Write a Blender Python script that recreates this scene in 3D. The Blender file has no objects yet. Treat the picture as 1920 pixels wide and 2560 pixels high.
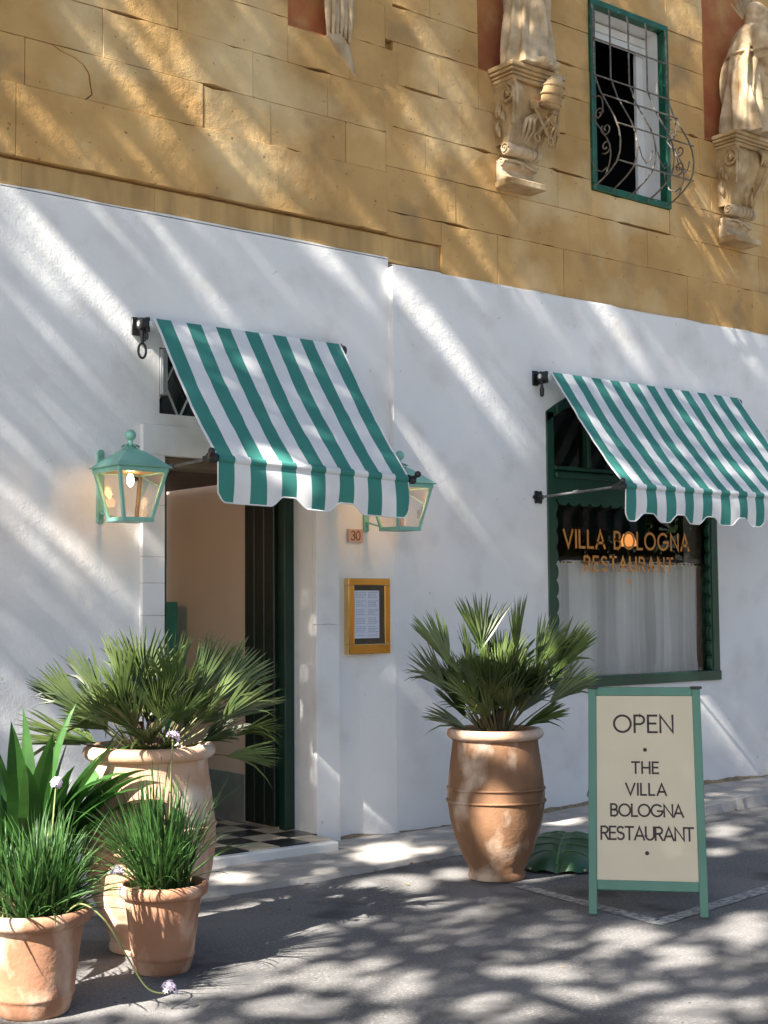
import bpy, math, random
from math import sin, cos, pi, radians, sqrt, atan2
from mathutils import Vector, Matrix
random.seed(7)
S = bpy.context.scene
COL = S.collection

# ------------------------------------------------------------------ camera
CAM_POS = Vector((0.0, -7.5155, 1.55))
def cam_axes(yaw, pitch, roll):
    F = Vector((cos(yaw)*cos(pitch), sin(yaw)*cos(pitch), sin(pitch)))
    R = Vector((sin(yaw), -cos(yaw), 0)); U = R.cross(F)
    return cos(roll)*R + sin(roll)*U, -sin(roll)*R + cos(roll)*U, F
R_, U_, F_ = cam_axes(radians(51.0), radians(3.86), radians(-0.454))
cd = bpy.data.cameras.new('camera'); cam = bpy.data.objects.new('camera', cd); COL.objects.link(cam)
cd.sensor_fit = 'VERTICAL'; cd.sensor_height = 36; cd.lens = 49.6; cd.clip_end = 500; cd.clip_start = 0.05
cam.matrix_world = Matrix(((R_.x, U_.x, -F_.x, CAM_POS.x), (R_.y, U_.y, -F_.y, CAM_POS.y), (R_.z, U_.z, -F_.z, CAM_POS.z), (0, 0, 0, 1)))
S.camera = cam

# ------------------------------------------------------------------ light
SUN = Vector((1.15, 0.19, -1.0)).normalized()          # direction the light travels
w = bpy.data.worlds.new('World'); S.world = w; w.use_nodes = True
nt = w.node_tree; nt.nodes.clear()
sky = nt.nodes.new('ShaderNodeTexSky'); sky.sky_type = 'NISHITA'; sky.sun_disc = False
sky.sun_elevation = math.asin(-SUN.z); sky.sun_rotation = atan2(-SUN.x, -SUN.y)
sky.air_density = 1.0; sky.dust_density = 1.5; sky.ozone_density = 1.0
bg = nt.nodes.new('ShaderNodeBackground'); bg.inputs['Strength'].default_value = 0.05
wo = nt.nodes.new('ShaderNodeOutputWorld')
nt.links.new(sky.outputs[0], bg.inputs[0]); nt.links.new(bg.outputs[0], wo.inputs[0])
sl = bpy.data.lights.new('sun', 'SUN'); sl.energy = 5.0; sl.angle = radians(0.55); sl.color = (1.0, 0.945, 0.86)
so = bpy.data.objects.new('sun', sl); COL.objects.link(so); so.location = (-10, -3, 14)
so.rotation_euler = SUN.to_track_quat('-Z', 'Y').to_euler()
S.view_settings.view_transform = 'Standard'; S.view_settings.look = 'None'
S.view_settings.gamma = 1; S.view_settings.use_curve_mapping = False
S.view_settings.exposure = 2.1
S.cycles.max_bounces = 8; S.cycles.transparent_max_bounces = 16
S.cycles.use_denoising = True

# ------------------------------------------------------------------ materials
def mat(name, c1, c2=None, scale=4.0, rough=0.7, metal=0.0, bump=0.0, bscale=60.0, rnd=0.0, detail=6.0, spec=0.5,
        stretch=None, c3=None, s3=1.2, t3=(0.55, 0.7), bump2=0.0, b2scale=6.0, transl=0.0, bdist=0.004, lo=0.35, hi=0.65, c4=None, s4=1.0, t4=(.55, .7), c5=None, s5=30.0, t5=(.64, .70)):
    m = bpy.data.materials.new(name); m.use_nodes = True
    n = m.node_tree.nodes; L = m.node_tree.links; n.clear()
    out = n.new('ShaderNodeOutputMaterial'); p = n.new('ShaderNodeBsdfPrincipled')
    p.inputs['Roughness'].default_value = rough; p.inputs['Metallic'].default_value = metal
    p.inputs['Specular IOR Level'].default_value = spec
    geo = n.new('ShaderNodeNewGeometry'); pos = geo.outputs['Position']
    if stretch:
        mp = n.new('ShaderNodeMapping'); mp.inputs['Scale'].default_value = stretch; L.new(pos, mp.inputs['Vector']); pos2 = mp.outputs[0]
    else: pos2 = pos
    col = None
    rgb = n.new('ShaderNodeRGB'); rgb.outputs[0].default_value = (*c1, 1); col = rgb.outputs[0]
    def mix(a, colr, fac):
        mx = n.new('ShaderNodeMix'); mx.data_type = 'RGBA'; L.new(fac, mx.inputs['Factor']); L.new(a, mx.inputs['A']); mx.inputs['B'].default_value = (*colr, 1)
        return mx.outputs['Result']
    def noise(v, sc, det):
        t = n.new('ShaderNodeTexNoise'); t.inputs['Scale'].default_value = sc; t.inputs['Detail'].default_value = det; L.new(v, t.inputs['Vector']); return t.outputs['Fac']
    def ramp(f, a, b):
        r = n.new('ShaderNodeMapRange'); r.inputs['From Min'].default_value = a; r.inputs['From Max'].default_value = b; L.new(f, r.inputs['Value']); return r.outputs[0]
    if c2: col = mix(col, c2, ramp(noise(pos2, scale, detail), lo, hi))
    if c3: col = mix(col, c3, ramp(noise(pos2, s3, 5.0), *t3))
    if c4: col = mix(col, c4, ramp(noise(pos, s4, 6.0), *t4))
    if c5: col = mix(col, c5, ramp(noise(pos, s5, 4.0), *t5))
    if rnd:
        oi = n.new('ShaderNodeObjectInfo'); hs = n.new('ShaderNodeHueSaturation'); mr = n.new('ShaderNodeMapRange')
        mr.inputs['To Min'].default_value = 1-rnd; mr.inputs['To Max'].default_value = 1+rnd; L.new(oi.outputs['Random'], mr.inputs['Value'])
        L.new(mr.outputs[0], hs.inputs['Value']); L.new(col, hs.inputs['Color']); col = hs.outputs[0]
    L.new(col, p.inputs['Base Color'])
    nrm = None
    for st, sc, ds in ((bump2, b2scale, bdist*5), (bump, bscale, bdist)):
        if st:
            b = n.new('ShaderNodeBump'); b.inputs['Strength'].default_value = st; b.inputs['Distance'].default_value = ds
            L.new(noise(pos, sc, 5.0), b.inputs['Height'])
            if nrm: L.new(nrm, b.inputs['Normal'])
            nrm = b.outputs[0]
    if nrm: L.new(nrm, p.inputs['Normal'])
    sh = p.outputs[0]
    if transl:
        tr = n.new('ShaderNodeBsdfTranslucent'); L.new(col, tr.inputs['Color']); ms = n.new('ShaderNodeMixShader'); ms.inputs[0].default_value = transl
        L.new(sh, ms.inputs[1]); L.new(tr.outputs[0], ms.inputs[2]); sh = ms.outputs[0]
    L.new(sh, out.inputs['Surface'])
    return m
def glass_mat(name, tint=(1, 1, 1), refl=1.0, rough=0.0):
    m = bpy.data.materials.new(name); m.use_nodes = True; n = m.node_tree.nodes; L = m.node_tree.links; n.clear()
    out = n.new('ShaderNodeOutputMaterial'); t = n.new('ShaderNodeBsdfTransparent'); t.inputs[0].default_value = (*tint, 1)
    g = n.new('ShaderNodeBsdfGlossy'); g.inputs['Roughness'].default_value = rough
    fr = n.new('ShaderNodeFresnel'); fr.inputs['IOR'].default_value = 1.5
    mu = n.new('ShaderNodeMath'); mu.operation = 'MULTIPLY'; mu.inputs[1].default_value = refl; L.new(fr.outputs[0], mu.inputs[0])
    ms = n.new('ShaderNodeMixShader'); L.new(mu.outputs[0], ms.inputs[0]); L.new(t.outputs[0], ms.inputs[1]); L.new(g.outputs[0], ms.inputs[2])
    L.new(ms.outputs[0], out.inputs['Surface']); return m
def emit_mat(name, c, st):
    m = bpy.data.materials.new(name); m.use_nodes = True; n = m.node_tree.nodes; L = m.node_tree.links; n.clear()
    out = n.new('ShaderNodeOutputMaterial'); e = n.new('ShaderNodeEmission'); e.inputs[0].default_value = (*c, 1); e.inputs[1].default_value = st
    L.new(e.outputs[0], out.inputs['Surface']); return m

M = {}
M['plaster'] = mat('white plaster', (.81, .80, .785), (.74, .73, .715), 1.3, .85, bump=.24, bscale=70, bump2=.6, b2scale=2.2, bdist=.006, c3=(.66, .635, .60), s3=2.6, t3=(.53, .75), c5=(.58, .55, .50), s5=14, t5=(.715, .75))
M['plaster_dirty'] = mat('scuffed plaster', (.78, .77, .75), (.66, .63, .58), 3.0, .85, bump=.5, bscale=45, bump2=.3, b2scale=5, bdist=.005, c3=(.42, .33, .24), s3=9, t3=(.62, .8))
M['stone'] = mat('ochre limestone', (.58, .355, .132), (.45, .26, .088), 1.9, .9, bump=.5, bscale=130, bump2=.8, b2scale=5.5, rnd=.06, bdist=.005, c3=(.33, .21, .095), s3=2.6, t3=(.54, .72), lo=.36, hi=.64, c4=(.68, .49, .25), s4=1.1, t4=(.50, .66), c5=(.24, .145, .06), s5=26, t5=(.68, .715))
M['stone_band'] = mat('rain streaked limestone', (.58, .37, .145), (.38, .235, .09), 3.0, .9, bump=.6, bscale=70, bump2=.35, b2scale=8, rnd=.06, bdist=.005, stretch=(2.2, 1, .35), c3=(.30, .20, .10), s3=5, t3=(.56, .78))
M['mortar'] = mat('lime mortar', (.42, .26, .09), (.28, .17, .06), 20, .95, bump=.6, bscale=60)
M['carved'] = mat('carved limestone', (.47, .32, .155), (.30, .19, .085), 7, .9, bump=.5, bscale=55, bump2=.4, b2scale=18, bdist=.004, c3=(.60, .47, .30), s3=5, t3=(.5, .75))
M['carved_pale'] = mat('pale weathered statue stone', (.57, .44, .285), (.37, .265, .15), 8, .9, bump=.45, bscale=60, bump2=.3, b2scale=20, bdist=.004, c3=(.36, .28, .19), s3=6, t3=(.62, .8))
M['niche'] = mat('faded red niche paint', (.42, .13, .05), (.50, .22, .07), 4, .9, bump=.4, bscale=60, c3=(.58, .34, .14), s3=3, t3=(.55, .75))
M['asphalt'] = mat('worn asphalt', (.20, .192, .185), (.135, .130, .126), 1.6, .9, bump=.9, bscale=170, bdist=.006, bump2=.3, b2scale=12, c3=(.28, .265, .25), s3=70, t3=(.52, .68), c4=(.085, .083, .083), s4=1.7, t4=(.56, .66), c5=(.06, .058, .058), s5=38, t5=(.67, .70))
M['concrete'] = mat('pale worn concrete', (.46, .43, .39), (.34, .31, .28), 5, .9, bump=.6, bscale=90, bump2=.4, b2scale=10, bdist=.005, c3=(.24, .21, .18), s3=7, t3=(.62, .8))
M['paint_line'] = mat('worn white road paint', (.42, .41, .39), (.19, .185, .18), 28, .85, bump=.8, bscale=150, bdist=.005, lo=.42, hi=.6)
M['earth_joint'] = mat('crumbling mortar', (.30, .22, .13), (.20, .15, .09), 15, .95, bump=.9, bscale=60, bdist=.01)
M['tile_black'] = mat('black floor tile', (.018, .018, .02), (.035, .034, .033), 9, .28, bump=.05, bscale=20)
M['tile_cream'] = mat('cream floor tile', (.60, .52, .38), (.50, .42, .30), 7, .35, bump=.05, bscale=20)
M['teal'] = mat('teal awning stripe', (.045, .245, .205), (.042, .225, .185), 5, .8, bump=.25, bscale=500, bdist=.001, transl=.16, bump2=.12, b2scale=5)
M['canvas'] = mat('white awning stripe', (.80, .80, .79), (.75, .75, .75), 5, .8, bump=.25, bscale=500, bdist=.001, transl=.16, bump2=.12, b2scale=5)
M['black'] = mat('black painted iron', (.012, .012, .014), (.022, .022, .022), 20, .38, bump=.1, bscale=90)
M['rod_grey'] = mat('grey steel rod', (.16, .16, .16), (.11, .11, .11), 20, .45, metal=.4)
M['lantern'] = mat('sea green enamel', (.22, .48, .39), (.19, .42, .34), 9, .42, bump=.08, bscale=40, c3=(.24, .50, .41), s3=6, t3=(.6, .75))
M['brass'] = mat('polished brass', (.86, .60, .25), (.80, .54, .21), 6, .07, metal=1.0, bump=.03, bscale=9)
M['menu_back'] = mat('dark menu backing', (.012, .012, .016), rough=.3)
M['paper'] = mat('menu paper', (.66, .70, .80), (.63, .67, .77), 4, .7)
M['ink'] = mat('grey menu print', (.32, .36, .46), rough=.8)
M['clay'] = mat('pink clay plaque', (.62, .42, .33), (.52, .33, .25), 14, .8, bump=.4, bscale=60)
M['clay_dark'] = mat('brown incised number', (.27, .13, .08), rough=.85)
M['door_green'] = mat('green door darkened for shade', (.006, .016, .012), (.004, .011, .008), 6, .4, stretch=(4, 4, .4))  # door green darkened in the colour to stand for the shade inside
M['shell'] = mat('pale passage plaster', (.62, .55, .45), (.56, .49, .40), 3, .85)
M['green'] = mat('dark green gloss paint', (.010, .058, .034), (.008, .045, .027), 6, .32, bump=.12, bscale=30)
M['green_win'] = mat('bottle green window paint', (.008, .115, .06), (.006, .07, .037), 9, .42, bump=.3, bscale=30, c3=(.20, .33, .25), s3=14, t3=(.66, .74))
M['sign_green'] = mat('sage green painted wood', (.10, .235, .165), (.09, .21, .15), 9, .55, bump=.15, bscale=60, stretch=(1, 1, .2))
M['cream'] = mat('cream sign board', (.62, .545, .385), (.59, .515, .365), 4, .5)
M['letter'] = mat('dark brown sign lettering', (.035, .022, .02), rough=.6)
M['gold'] = mat('orange gold window lettering', (.62, .27, .055), (.55, .22, .04), 20, .4, metal=.15)
M['wood_and_bulb_brown'] = mat('brown timber and bulb warmed tint', (.16, .115, .07), (.11, .08, .05), 12, .6, stretch=(.3, 3, 3))
M['beige'] = mat('beige painted interior wall', (.74, .62, .50), (.70, .58, .46), 2, .8)
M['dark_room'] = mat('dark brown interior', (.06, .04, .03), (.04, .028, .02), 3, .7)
M['teal_box'] = mat('teal painted cabinet', (.05, .28, .20), (.045, .25, .18), 5, .5)
M['white_wood'] = mat('white window paint', (.74, .73, .70), (.66, .65, .62), 6, .5)
M['grey_metal'] = mat('galvanised metal', (.50, .51, .52), (.42, .43, .44), 10, .35, metal=.6)
M['curtain'] = mat('sheer white curtain', (.90, .90, .89), (.86, .86, .86), 5, .85, transl=.03, bump=.1, bscale=400, bdist=.001)
M['glass'] = glass_mat('window glass', (.97, .98, .97), 1.0)
M['menu_glass'] = glass_mat('menu glass', (1, 1, 1), .45)
M['jamb_green'] = mat('very dark green door frame', (.006, .036, .023), (.005, .028, .018), 6, .35)
M['lamp_glass'] = glass_mat('lantern glass', (.98, .96, .94), .6)
M['bulb'] = emit_mat('lit bulb', (1.0, .62, .24), 14)
M['shade_glow'] = emit_mat('lit lampshade', (1.0, .36, .10), .26)
M['iron'] = mat('weathered wrought iron', (.10, .085, .07), (.20, .17, .14), 25, .6, metal=.3, c3=(.42, .38, .33), s3=16, t3=(.6, .7))
M['terracotta'] = mat('aged terracotta', (.40, .20, .115), (.27, .125, .065), 4.5, .85, bump=.45, bscale=60, bump2=.35, b2scale=10, bdist=.004, stretch=(1, 1, .55), c3=(.62, .42, .30), s3=6.5, t3=(.50, .66))
M['terracotta_pale'] = mat('sun bleached terracotta', (.58, .37, .25), (.48, .27, .165), 4.2, .85, bump=.35, bscale=60, bump2=.25, b2scale=10, bdist=.004, c3=(.68, .55, .45), s3=4.4, t3=(.48, .62))
M['terracotta_jar'] = mat('brown blotched terracotta', (.30, .155, .08), (.18, .09, .042), 4.0, .8, bump=.45, bscale=60, bump2=.35, b2scale=10, bdist=.004, stretch=(1, 1, .7), c3=(.64, .48, .36), s3=4.6, t3=(.50, .66))
M['dry_leaf'] = mat('dry fallen leaf', (.30, .20, .07), (.20, .12, .05), 30, .8)
M['pale_vein'] = mat('pale leaf vein', (.10, .20, .08), rough=.5)
M['soil'] = mat('dark potting soil', (.035, .022, .014), (.06, .04, .025), 40, .95, bump=1, bscale=70, bdist=.02)
M['palm'] = mat('palm frond green', (.115, .16, .042), (.052, .088, .024), 9, .38, rnd=.4, transl=.22, spec=.6)
M['petiole'] = mat('palm stem', (.10, .13, .04), (.16, .12, .06), 14, .6)
M['fibre'] = mat('palm fibre trunk', (.09, .055, .03), (.05, .03, .018), 30, .95, bump=1, bscale=60, bdist=.02)
M['strap'] = mat('glossy strap leaf', (.055, .16, .028), (.030, .10, .018), 6, .38, rnd=.25, transl=.28, spec=.6)
M['grass'] = mat('garlic grass blade', (.065, .155, .035), (.036, .095, .022), 16, .5, transl=.25, c3=(.24, .22, .08), s3=22, t3=(.66, .74))
M['straw'] = mat('dry blade base', (.36, .27, .12), (.25, .17, .07), 30, .8)
M['lilac'] = mat('lilac petals', (.72, .60, .78), (.80, .72, .84), 30, .6, transl=.3)
M['stalk'] = mat('flower stalk', (.22, .24, .09), (.18, .20, .07), 12, .6)
M['bigleaf'] = mat('dark waxy leaf', (.016, .075, .035), (.03, .10, .03), 6, .42, bump=.5, bscale=14, bdist=.01, spec=.6)
M['pale_dot'] = mat('pale leaf edge nub', (.50, .52, .33), rough=.7)
M['bark'] = mat('street tree bark', (.14, .10, .07), (.09, .065, .045), 8, .9, bump=1, bscale=18, bdist=.02)
M['leaf'] = mat('street tree leaf', (.06, .11, .03), (.045, .085, .025), 5, .5, transl=.18)

# ------------------------------------------------------------------ mesh helpers
class MB:
    def __init__(s): s.v = []; s.f = []; s.m = []
    def quad(s, a, b, c, d, m=0):
        i = len(s.v); s.v += [tuple(a), tuple(b), tuple(c), tuple(d)]; s.f.append((i, i+1, i+2, i+3)); s.m.append(m)
    def tri(s, a, b, c, m=0):
        i = len(s.v); s.v += [tuple(a), tuple(b), tuple(c)]; s.f.append((i, i+1, i+2)); s.m.append(m)
    def add(s, vs, fs, m=0):
        i = len(s.v); s.v += [tuple(v) for v in vs]
        for f in fs: s.f.append(tuple(i+k for k in f)); s.m.append(m)
    def box(s, x0, x1, y0, y1, z0, z1, m=0):
        vs = [(x, y, z) for z in (z0, z1) for y in (y0, y1) for x in (x0, x1)]
        s.add(vs, [(0, 2, 3, 1), (4, 5, 7, 6), (0, 1, 5, 4), (2, 6, 7, 3), (0, 4, 6, 2), (1, 3, 7, 5)], m)
    def bar(s, a, b, w, h, m=0, up=(0, 0, 1)):
        a = Vector(a); b = Vector(b); d = (b-a).normalized(); u = Vector(up)
        if abs(d.dot(u)) > .98: u = Vector((0, 1, 0))
        x = d.cross(u).normalized(); z = x.cross(d)
        vs = [p + x*sx*w/2 + z*sz*h/2 for p in (a, b) for sz in (-1, 1) for sx in (-1, 1)]
        s.add(vs, [(0, 1, 3, 2), (4, 6, 7, 5), (0, 4, 5, 1), (2, 3, 7, 6), (0, 2, 6, 4), (1, 5, 7, 3)], m)
    def tube(s, pts, r, n=8, m=0, cap=True):
        pts = [Vector(p) for p in pts]; N = len(pts)
        rs = r if isinstance(r, (list, tuple)) else [r]*N
        prev = None; base = len(s.v)
        for i, p in enumerate(pts):
            t = (pts[min(i+1, N-1)] - pts[max(i-1, 0)]).normalized()
            if prev is None:
                a = Vector((0, 0, 1)) if abs(t.z) < .9 else Vector((1, 0, 0))
                x = t.cross(a).normalized()
            else: x = (prev - t*prev.dot(t)).normalized()
            prev = x; y = t.cross(x)
            for k in range(n):
                an = 2*pi*k/n; s.v.append(tuple(p + (x*cos(an)+y*sin(an))*rs[i]))
        for i in range(N-1):
            for k in range(n):
                k2 = (k+1) % n; s.f.append((base+i*n+k, base+i*n+k2, base+(i+1)*n+k2, base+(i+1)*n+k)); s.m.append(m)
        if cap:
            s.f.append(tuple(base+k for k in range(n))[::-1]); s.m.append(m)
            s.f.append(tuple(base+(N-1)*n+k for k in range(n))); s.m.append(m)
    def lathe(s, prof, c=(0, 0), n=32, m=0, cap0=True, cap1=False, wob=0):
        base = len(s.v)
        for (r, z) in prof:
            for k in range(n):
                a = 2*pi*k/n; rr = r*(1+wob*sin(2*a+z*5)+wob*.6*sin(3*a-z*7)); s.v.append((c[0]+rr*cos(a), c[1]+rr*sin(a), z))
        for i in range(len(prof)-1):
            for k in range(n):
                k2 = (k+1) % n; s.f.append((base+i*n+k, base+i*n+k2, base+(i+1)*n+k2, base+(i+1)*n+k)); s.m.append(m)
        if cap0: s.f.append(tuple(base+k for k in range(n))[::-1]); s.m.append(m)
        if cap1: s.f.append(tuple(base+(len(prof)-1)*n+k for k in range(n))); s.m.append(m)
    def sphere(s, c, r, n=16, k=10, m=0, sc=(1, 1, 1)):
        prof = [(max(1e-4, sin(pi*i/k)), -cos(pi*i/k)) for i in range(k+1)]
        b = len(s.v); s.lathe(prof, (0, 0), n, m, False, False)
        for i in range(b, len(s.v)):
            v = s.v[i]; s.v[i] = (c[0]+v[0]*r*sc[0], c[1]+v[1]*r*sc[1], c[2]+v[2]*r*sc[2])
    def prism(s, poly, axis, a0, a1, m=0):
        # poly: 2-d points; axis 'x': (y,z) polygon swept in x; 'y': (x,z); 'z': (x,y)
        def P(p, a):
            return (a, p[0], p[1]) if axis == 'x' else ((p[0], a, p[1]) if axis == 'y' else (p[0], p[1], a))
        n = len(poly); i = len(s.v); s.v += [P(p, a0) for p in poly] + [P(p, a1) for p in poly]
        s.f.append(tuple(i+k for k in range(n))); s.m.append(m); s.f.append(tuple(i+n+k for k in range(n))[::-1]); s.m.append(m)
        for k in range(n):
            k2 = (k+1) % n; s.f.append((i+k, i+n+k, i+n+k2, i+k2)); s.m.append(m)
ORG = {}
def link(o, parent=None):
    COL.objects.link(o)
    if parent is not None: o.parent = parent
def build(name, mb, mats, parent=None, smooth=None, bevel=0, origin=None, sub=0, seg=1, fixn=True):
    if not isinstance(mats, (list, tuple)): mats = [mats]
    org = ORG[parent.name] if parent is not None else (Vector(origin) if origin is not None else Vector((0, 0, 0)))
    me = bpy.data.meshes.new(name)
    me.from_pydata([(v[0]-org.x, v[1]-org.y, v[2]-org.z) for v in mb.v], [], mb.f)
    for mm in mats: me.materials.append(mm)
    if len(mats) > 1: me.polygons.foreach_set('material_index', mb.m)
    if fixn:
        import bmesh
        b = bmesh.new(); b.from_mesh(me); bmesh.ops.recalc_face_normals(b, faces=b.faces); b.to_mesh(me); b.free()
    if smooth is not None:
        me.polygons.foreach_set('use_smooth', [True]*len(me.polygons)); me.set_sharp_from_angle(angle=radians(smooth))
    me.update()
    o = bpy.data.objects.new(name, me); link(o, parent)
    if parent is None: o.location = org
    ORG[o.name] = org
    if bevel:
        bm = o.modifiers.new('bevel', 'BEVEL'); bm.width = bevel; bm.segments = seg; bm.limit_method = 'ANGLE'; bm.angle_limit = radians(40)
    if sub:
        sm = o.modifiers.new('sub', 'SUBSURF'); sm.levels = sub; sm.render_levels = sub
    return o
def tag(o, label=None, cat=None, group=None, kind=None):
    if label: o['label'] = label
    if cat: o['category'] = cat
    if group: o['group'] = group
    if kind: o['kind'] = kind
    return o
def thing(name, loc, label, cat, group=None):
    o = bpy.data.objects.new(name, None); o.empty_display_size = .1; COL.objects.link(o); o.location = loc; ORG[o.name] = Vector(loc)
    return tag(o, label, cat, group)
def copy_tree(o, parent=None, loc=None):
    c = o.copy(); COL.objects.link(c); c.parent = parent
    if loc is not None: c.location = loc
    ORG[c.name] = Vector(loc) if loc is not None else ORG.get(o.name, Vector((0, 0, 0)))
    for ch in list(o.children): copy_tree(ch, c)
    return c

# stroke lettering: unit-height polylines, (strokes, width)
def arc(cx, cz, rx, rz, a0, a1, n=14): return [(cx+rx*cos(radians(a0+(a1-a0)*i/n)), cz+rz*sin(radians(a0+(a1-a0)*i/n))) for i in range(n+1)]
GL = {
 'O': ([arc(.48, .5, .48, .5, 90, 450, 28)], .96), 'P': ([[(0, 0), (0, 1)], [(0, 1), (.28, 1)] + arc(.28, .74, .27, .26, 90, -90) + [(0, .48)]], .55),
 'E': ([[(.48, 1), (0, 1), (0, 0), (.48, 0)], [(0, .52), (.42, .52)]], .48), 'N': ([[(0, 0), (0, 1), (.7, 0), (.7, 1)]], .70),
 'T': ([[(0, 1), (.62, 1)], [(.31, 1), (.31, 0)]], .62), 'H': ([[(0, 0), (0, 1)], [(.66, 0), (.66, 1)], [(0, .5), (.66, .5)]], .66),
 'V': ([[(0, 1), (.38, 0), (.76, 1)]], .76), 'I': ([[(0, 0), (0, 1)]], .0), 'L': ([[(0, 1), (0, 0), (.44, 0)]], .44),
 'A': ([[(0, 0), (.38, 1), (.76, 0)], [(.12, .30), (.64, .30)]], .76),
 'B': ([[(0, .53), (.27, .53)] + arc(.27, .765, .22, .235, -90, 90) + [(0, 1), (0, 0), (.29, 0)] + arc(.29, .265, .265, .265, -90, 90) + [(.0, .53)]], .555),
 'G': ([arc(.48, .5, .48, .5, 48, 345, 22) + [(.945, .46), (.55, .46)]], .96),
 'R': ([[(0, 0), (0, 1), (.28, 1)] + arc(.28, .745, .26, .255, 90, -90) + [(0, .49)], [(.26, .49), (.56, 0)]], .56),
 'S': ([arc(.27, .76, .25, .24, 40, 270, 14) + arc(.27, .26, .27, .26, 90, -140, 14)], .54),
 'U': ([[(0, 1), (0, .33)] + arc(.33, .33, .33, .33, 180, 360) + [(.66, 1)]], .66), ' ': ([], .30),
 '3': ([arc(.25, .77, .23, .23, 150, -90, 12) + arc(.25, .27, .27, .27, 90, -150, 12)], .52),
 '0': ([arc(.27, .5, .27, .5, 90, 450, 24)], .54)}
def text_strokes(txt, x0, x1, z0, z1):
    h = z1-z0; wsum = sum(GL[c][1] for c in txt); gap = ((x1-x0)/h - wsum)/max(1, len(txt)-1)
    k = 1.0
    if gap < .13: k = ((x1-x0)/h - .13*(len(txt)-1))/wsum; gap = .13
    out = []; x = x0
    for c in txt:
        st, wd = GL[c]
        for pl in st: out.append([(x+px*h*k, z0+pz*h) for px, pz in pl])
        x += (wd*k+gap)*h
    return out
def stroke_mesh(mb, strokes, wd, P, th=.0015, m=0):
    # P(u, w, n): plane coordinates and offset along the outward normal -> point
    for pl in strokes:
        n = len(pl); Ls = []; Rs = []
        closed = n > 3 and abs(pl[0][0]-pl[-1][0]) < 1e-6 and abs(pl[0][1]-pl[-1][1]) < 1e-6
        for i, p in enumerate(pl):
            a = pl[i-1] if i > 0 else (pl[-2] if closed else None); b = pl[i+1] if i < n-1 else (pl[1] if closed else None)
            d1 = Vector((p[0]-a[0], p[1]-a[1])).normalized() if a else None; d2 = Vector((b[0]-p[0], b[1]-p[1])).normalized() if b else None
            q = Vector(p)
            if d1 is None: nn = Vector((-d2.y, d2.x)); q = q - d2*wd*.5 if not closed else q
            elif d2 is None: nn = Vector((-d1.y, d1.x)); q = q + d1*wd*.5
            else:
                t = d1+d2
                if t.length < .2: t = d1
                t.normalize(); nn = Vector((-t.y, t.x)); k = nn.dot(Vector((-d1.y, d1.x))); nn = nn/max(.45, k)
            Ls.append(q+nn*wd/2); Rs.append(q-nn*wd/2)
        for i in range(n-1):
            f = [P(*Ls[i], th), P(*Rs[i], th), P(*Rs[i+1], th), P(*Ls[i+1], th)]; g = [P(*Ls[i], 0), P(*Rs[i], 0), P(*Rs[i+1], 0), P(*Ls[i+1], 0)]
            mb.quad(*f, m)
            mb.quad(g[0], f[0], f[3], g[3], m); mb.quad(f[1], g[1], g[2], f[2], m)
def spiral(c, r0, r1, a0, turns, n=26):
    return [(c[0]+(r0+(r1-r0)*i/n)*cos(a0+turns*2*pi*i/n), c[1]+(r0+(r1-r0)*i/n)*sin(a0+turns*2*pi*i/n)) for i in range(n+1)]
def smooth_path(pts, k=6):
    pts = [Vector(p) for p in pts]; out = []
    for i in range(len(pts)-1):
        p0, p1, p2, p3 = pts[max(0, i-1)], pts[i], pts[i+1], pts[min(len(pts)-1, i+2)]
        for j in range(k):
            t = j/k; out.append(.5*((2*p1)+(p2-p0)*t+(2*p0-5*p1+4*p2-p3)*t*t+(3*p1-p0-3*p2+p3)*t**3))
    return out+[pts[-1]]
# ------------------------------------------------------------------ setting
mb = MB(); mb.quad((-150, -150, 0), (150, -150, 0), (150, 150, 0), (-150, 150, 0))
tag(build('road', mb, M['asphalt']), kind='structure')
# pavement strip along the wall foot, edge broken by worn asphalt
mb = MB(); rr = random.Random(3)
def edge_y(x):
    k = [(-9, -.95), (4.1, -.94), (4.8, -.97), (5.9, -.86), (9.3, -.80), (16, -.78)]
    for (a, ya), (b, yb) in zip(k, k[1:]):
        if a <= x <= b: return ya+(yb-ya)*(x-a)/(b-a)
    return -.9
def pave_z(x): return .028 if x < 7.5 else .028+min(1, (x-7.5)/1.5)*.05
xs = [-9 + .0]; 
while xs[-1] < 16: xs.append(xs[-1]+rr.uniform(.05, .12) if 2 < xs[-1] < 12 else xs[-1]+.5)
rows = [(x, edge_y(x)+rr.uniform(-.012, .012), pave_z(x)) for x in xs]
for (x0, y0, z0), (x1, y1, z1) in zip(rows, rows[1:]):
    mb.quad((x0, y0+.02, z0), (x1, y1+.02, z1), (x1, .02, z1), (x0, .02, z0))
    mb.quad((x0, y0, 0.001), (x1, y1, 0.001), (x1, y1+.02, z1), (x0, y0+.02, z0))
tag(build('pavement', mb, M['concrete']), kind='structure')
# faded parking mark, an L of road paint
mb = MB(); rr = random.Random(5)
def strip(p, q, wd, n=40):
    p = Vector(p); q = Vector(q); d = (q-p).normalized(); nn = Vector((-d.y, d.x))
    L_ = [p+(q-p)*i/n + nn*(wd/2+rr.uniform(-.006, .006)) for i in range(n+1)]; R2 = [p+(q-p)*i/n - nn*(wd/2+rr.uniform(-.006, .006)) for i in range(n+1)]
    for i in range(n): mb.quad((*R2[i], .004), (*R2[i+1], .004), (*L_[i+1], .004), (*L_[i], .004))
strip((5.57, -1.80), (5.45, -2.86), .09); strip((5.40, -2.905), (7.6, -2.60), .09, 70)
tag(build('road_marking', mb, M['paint_line']), kind='structure')

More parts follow.
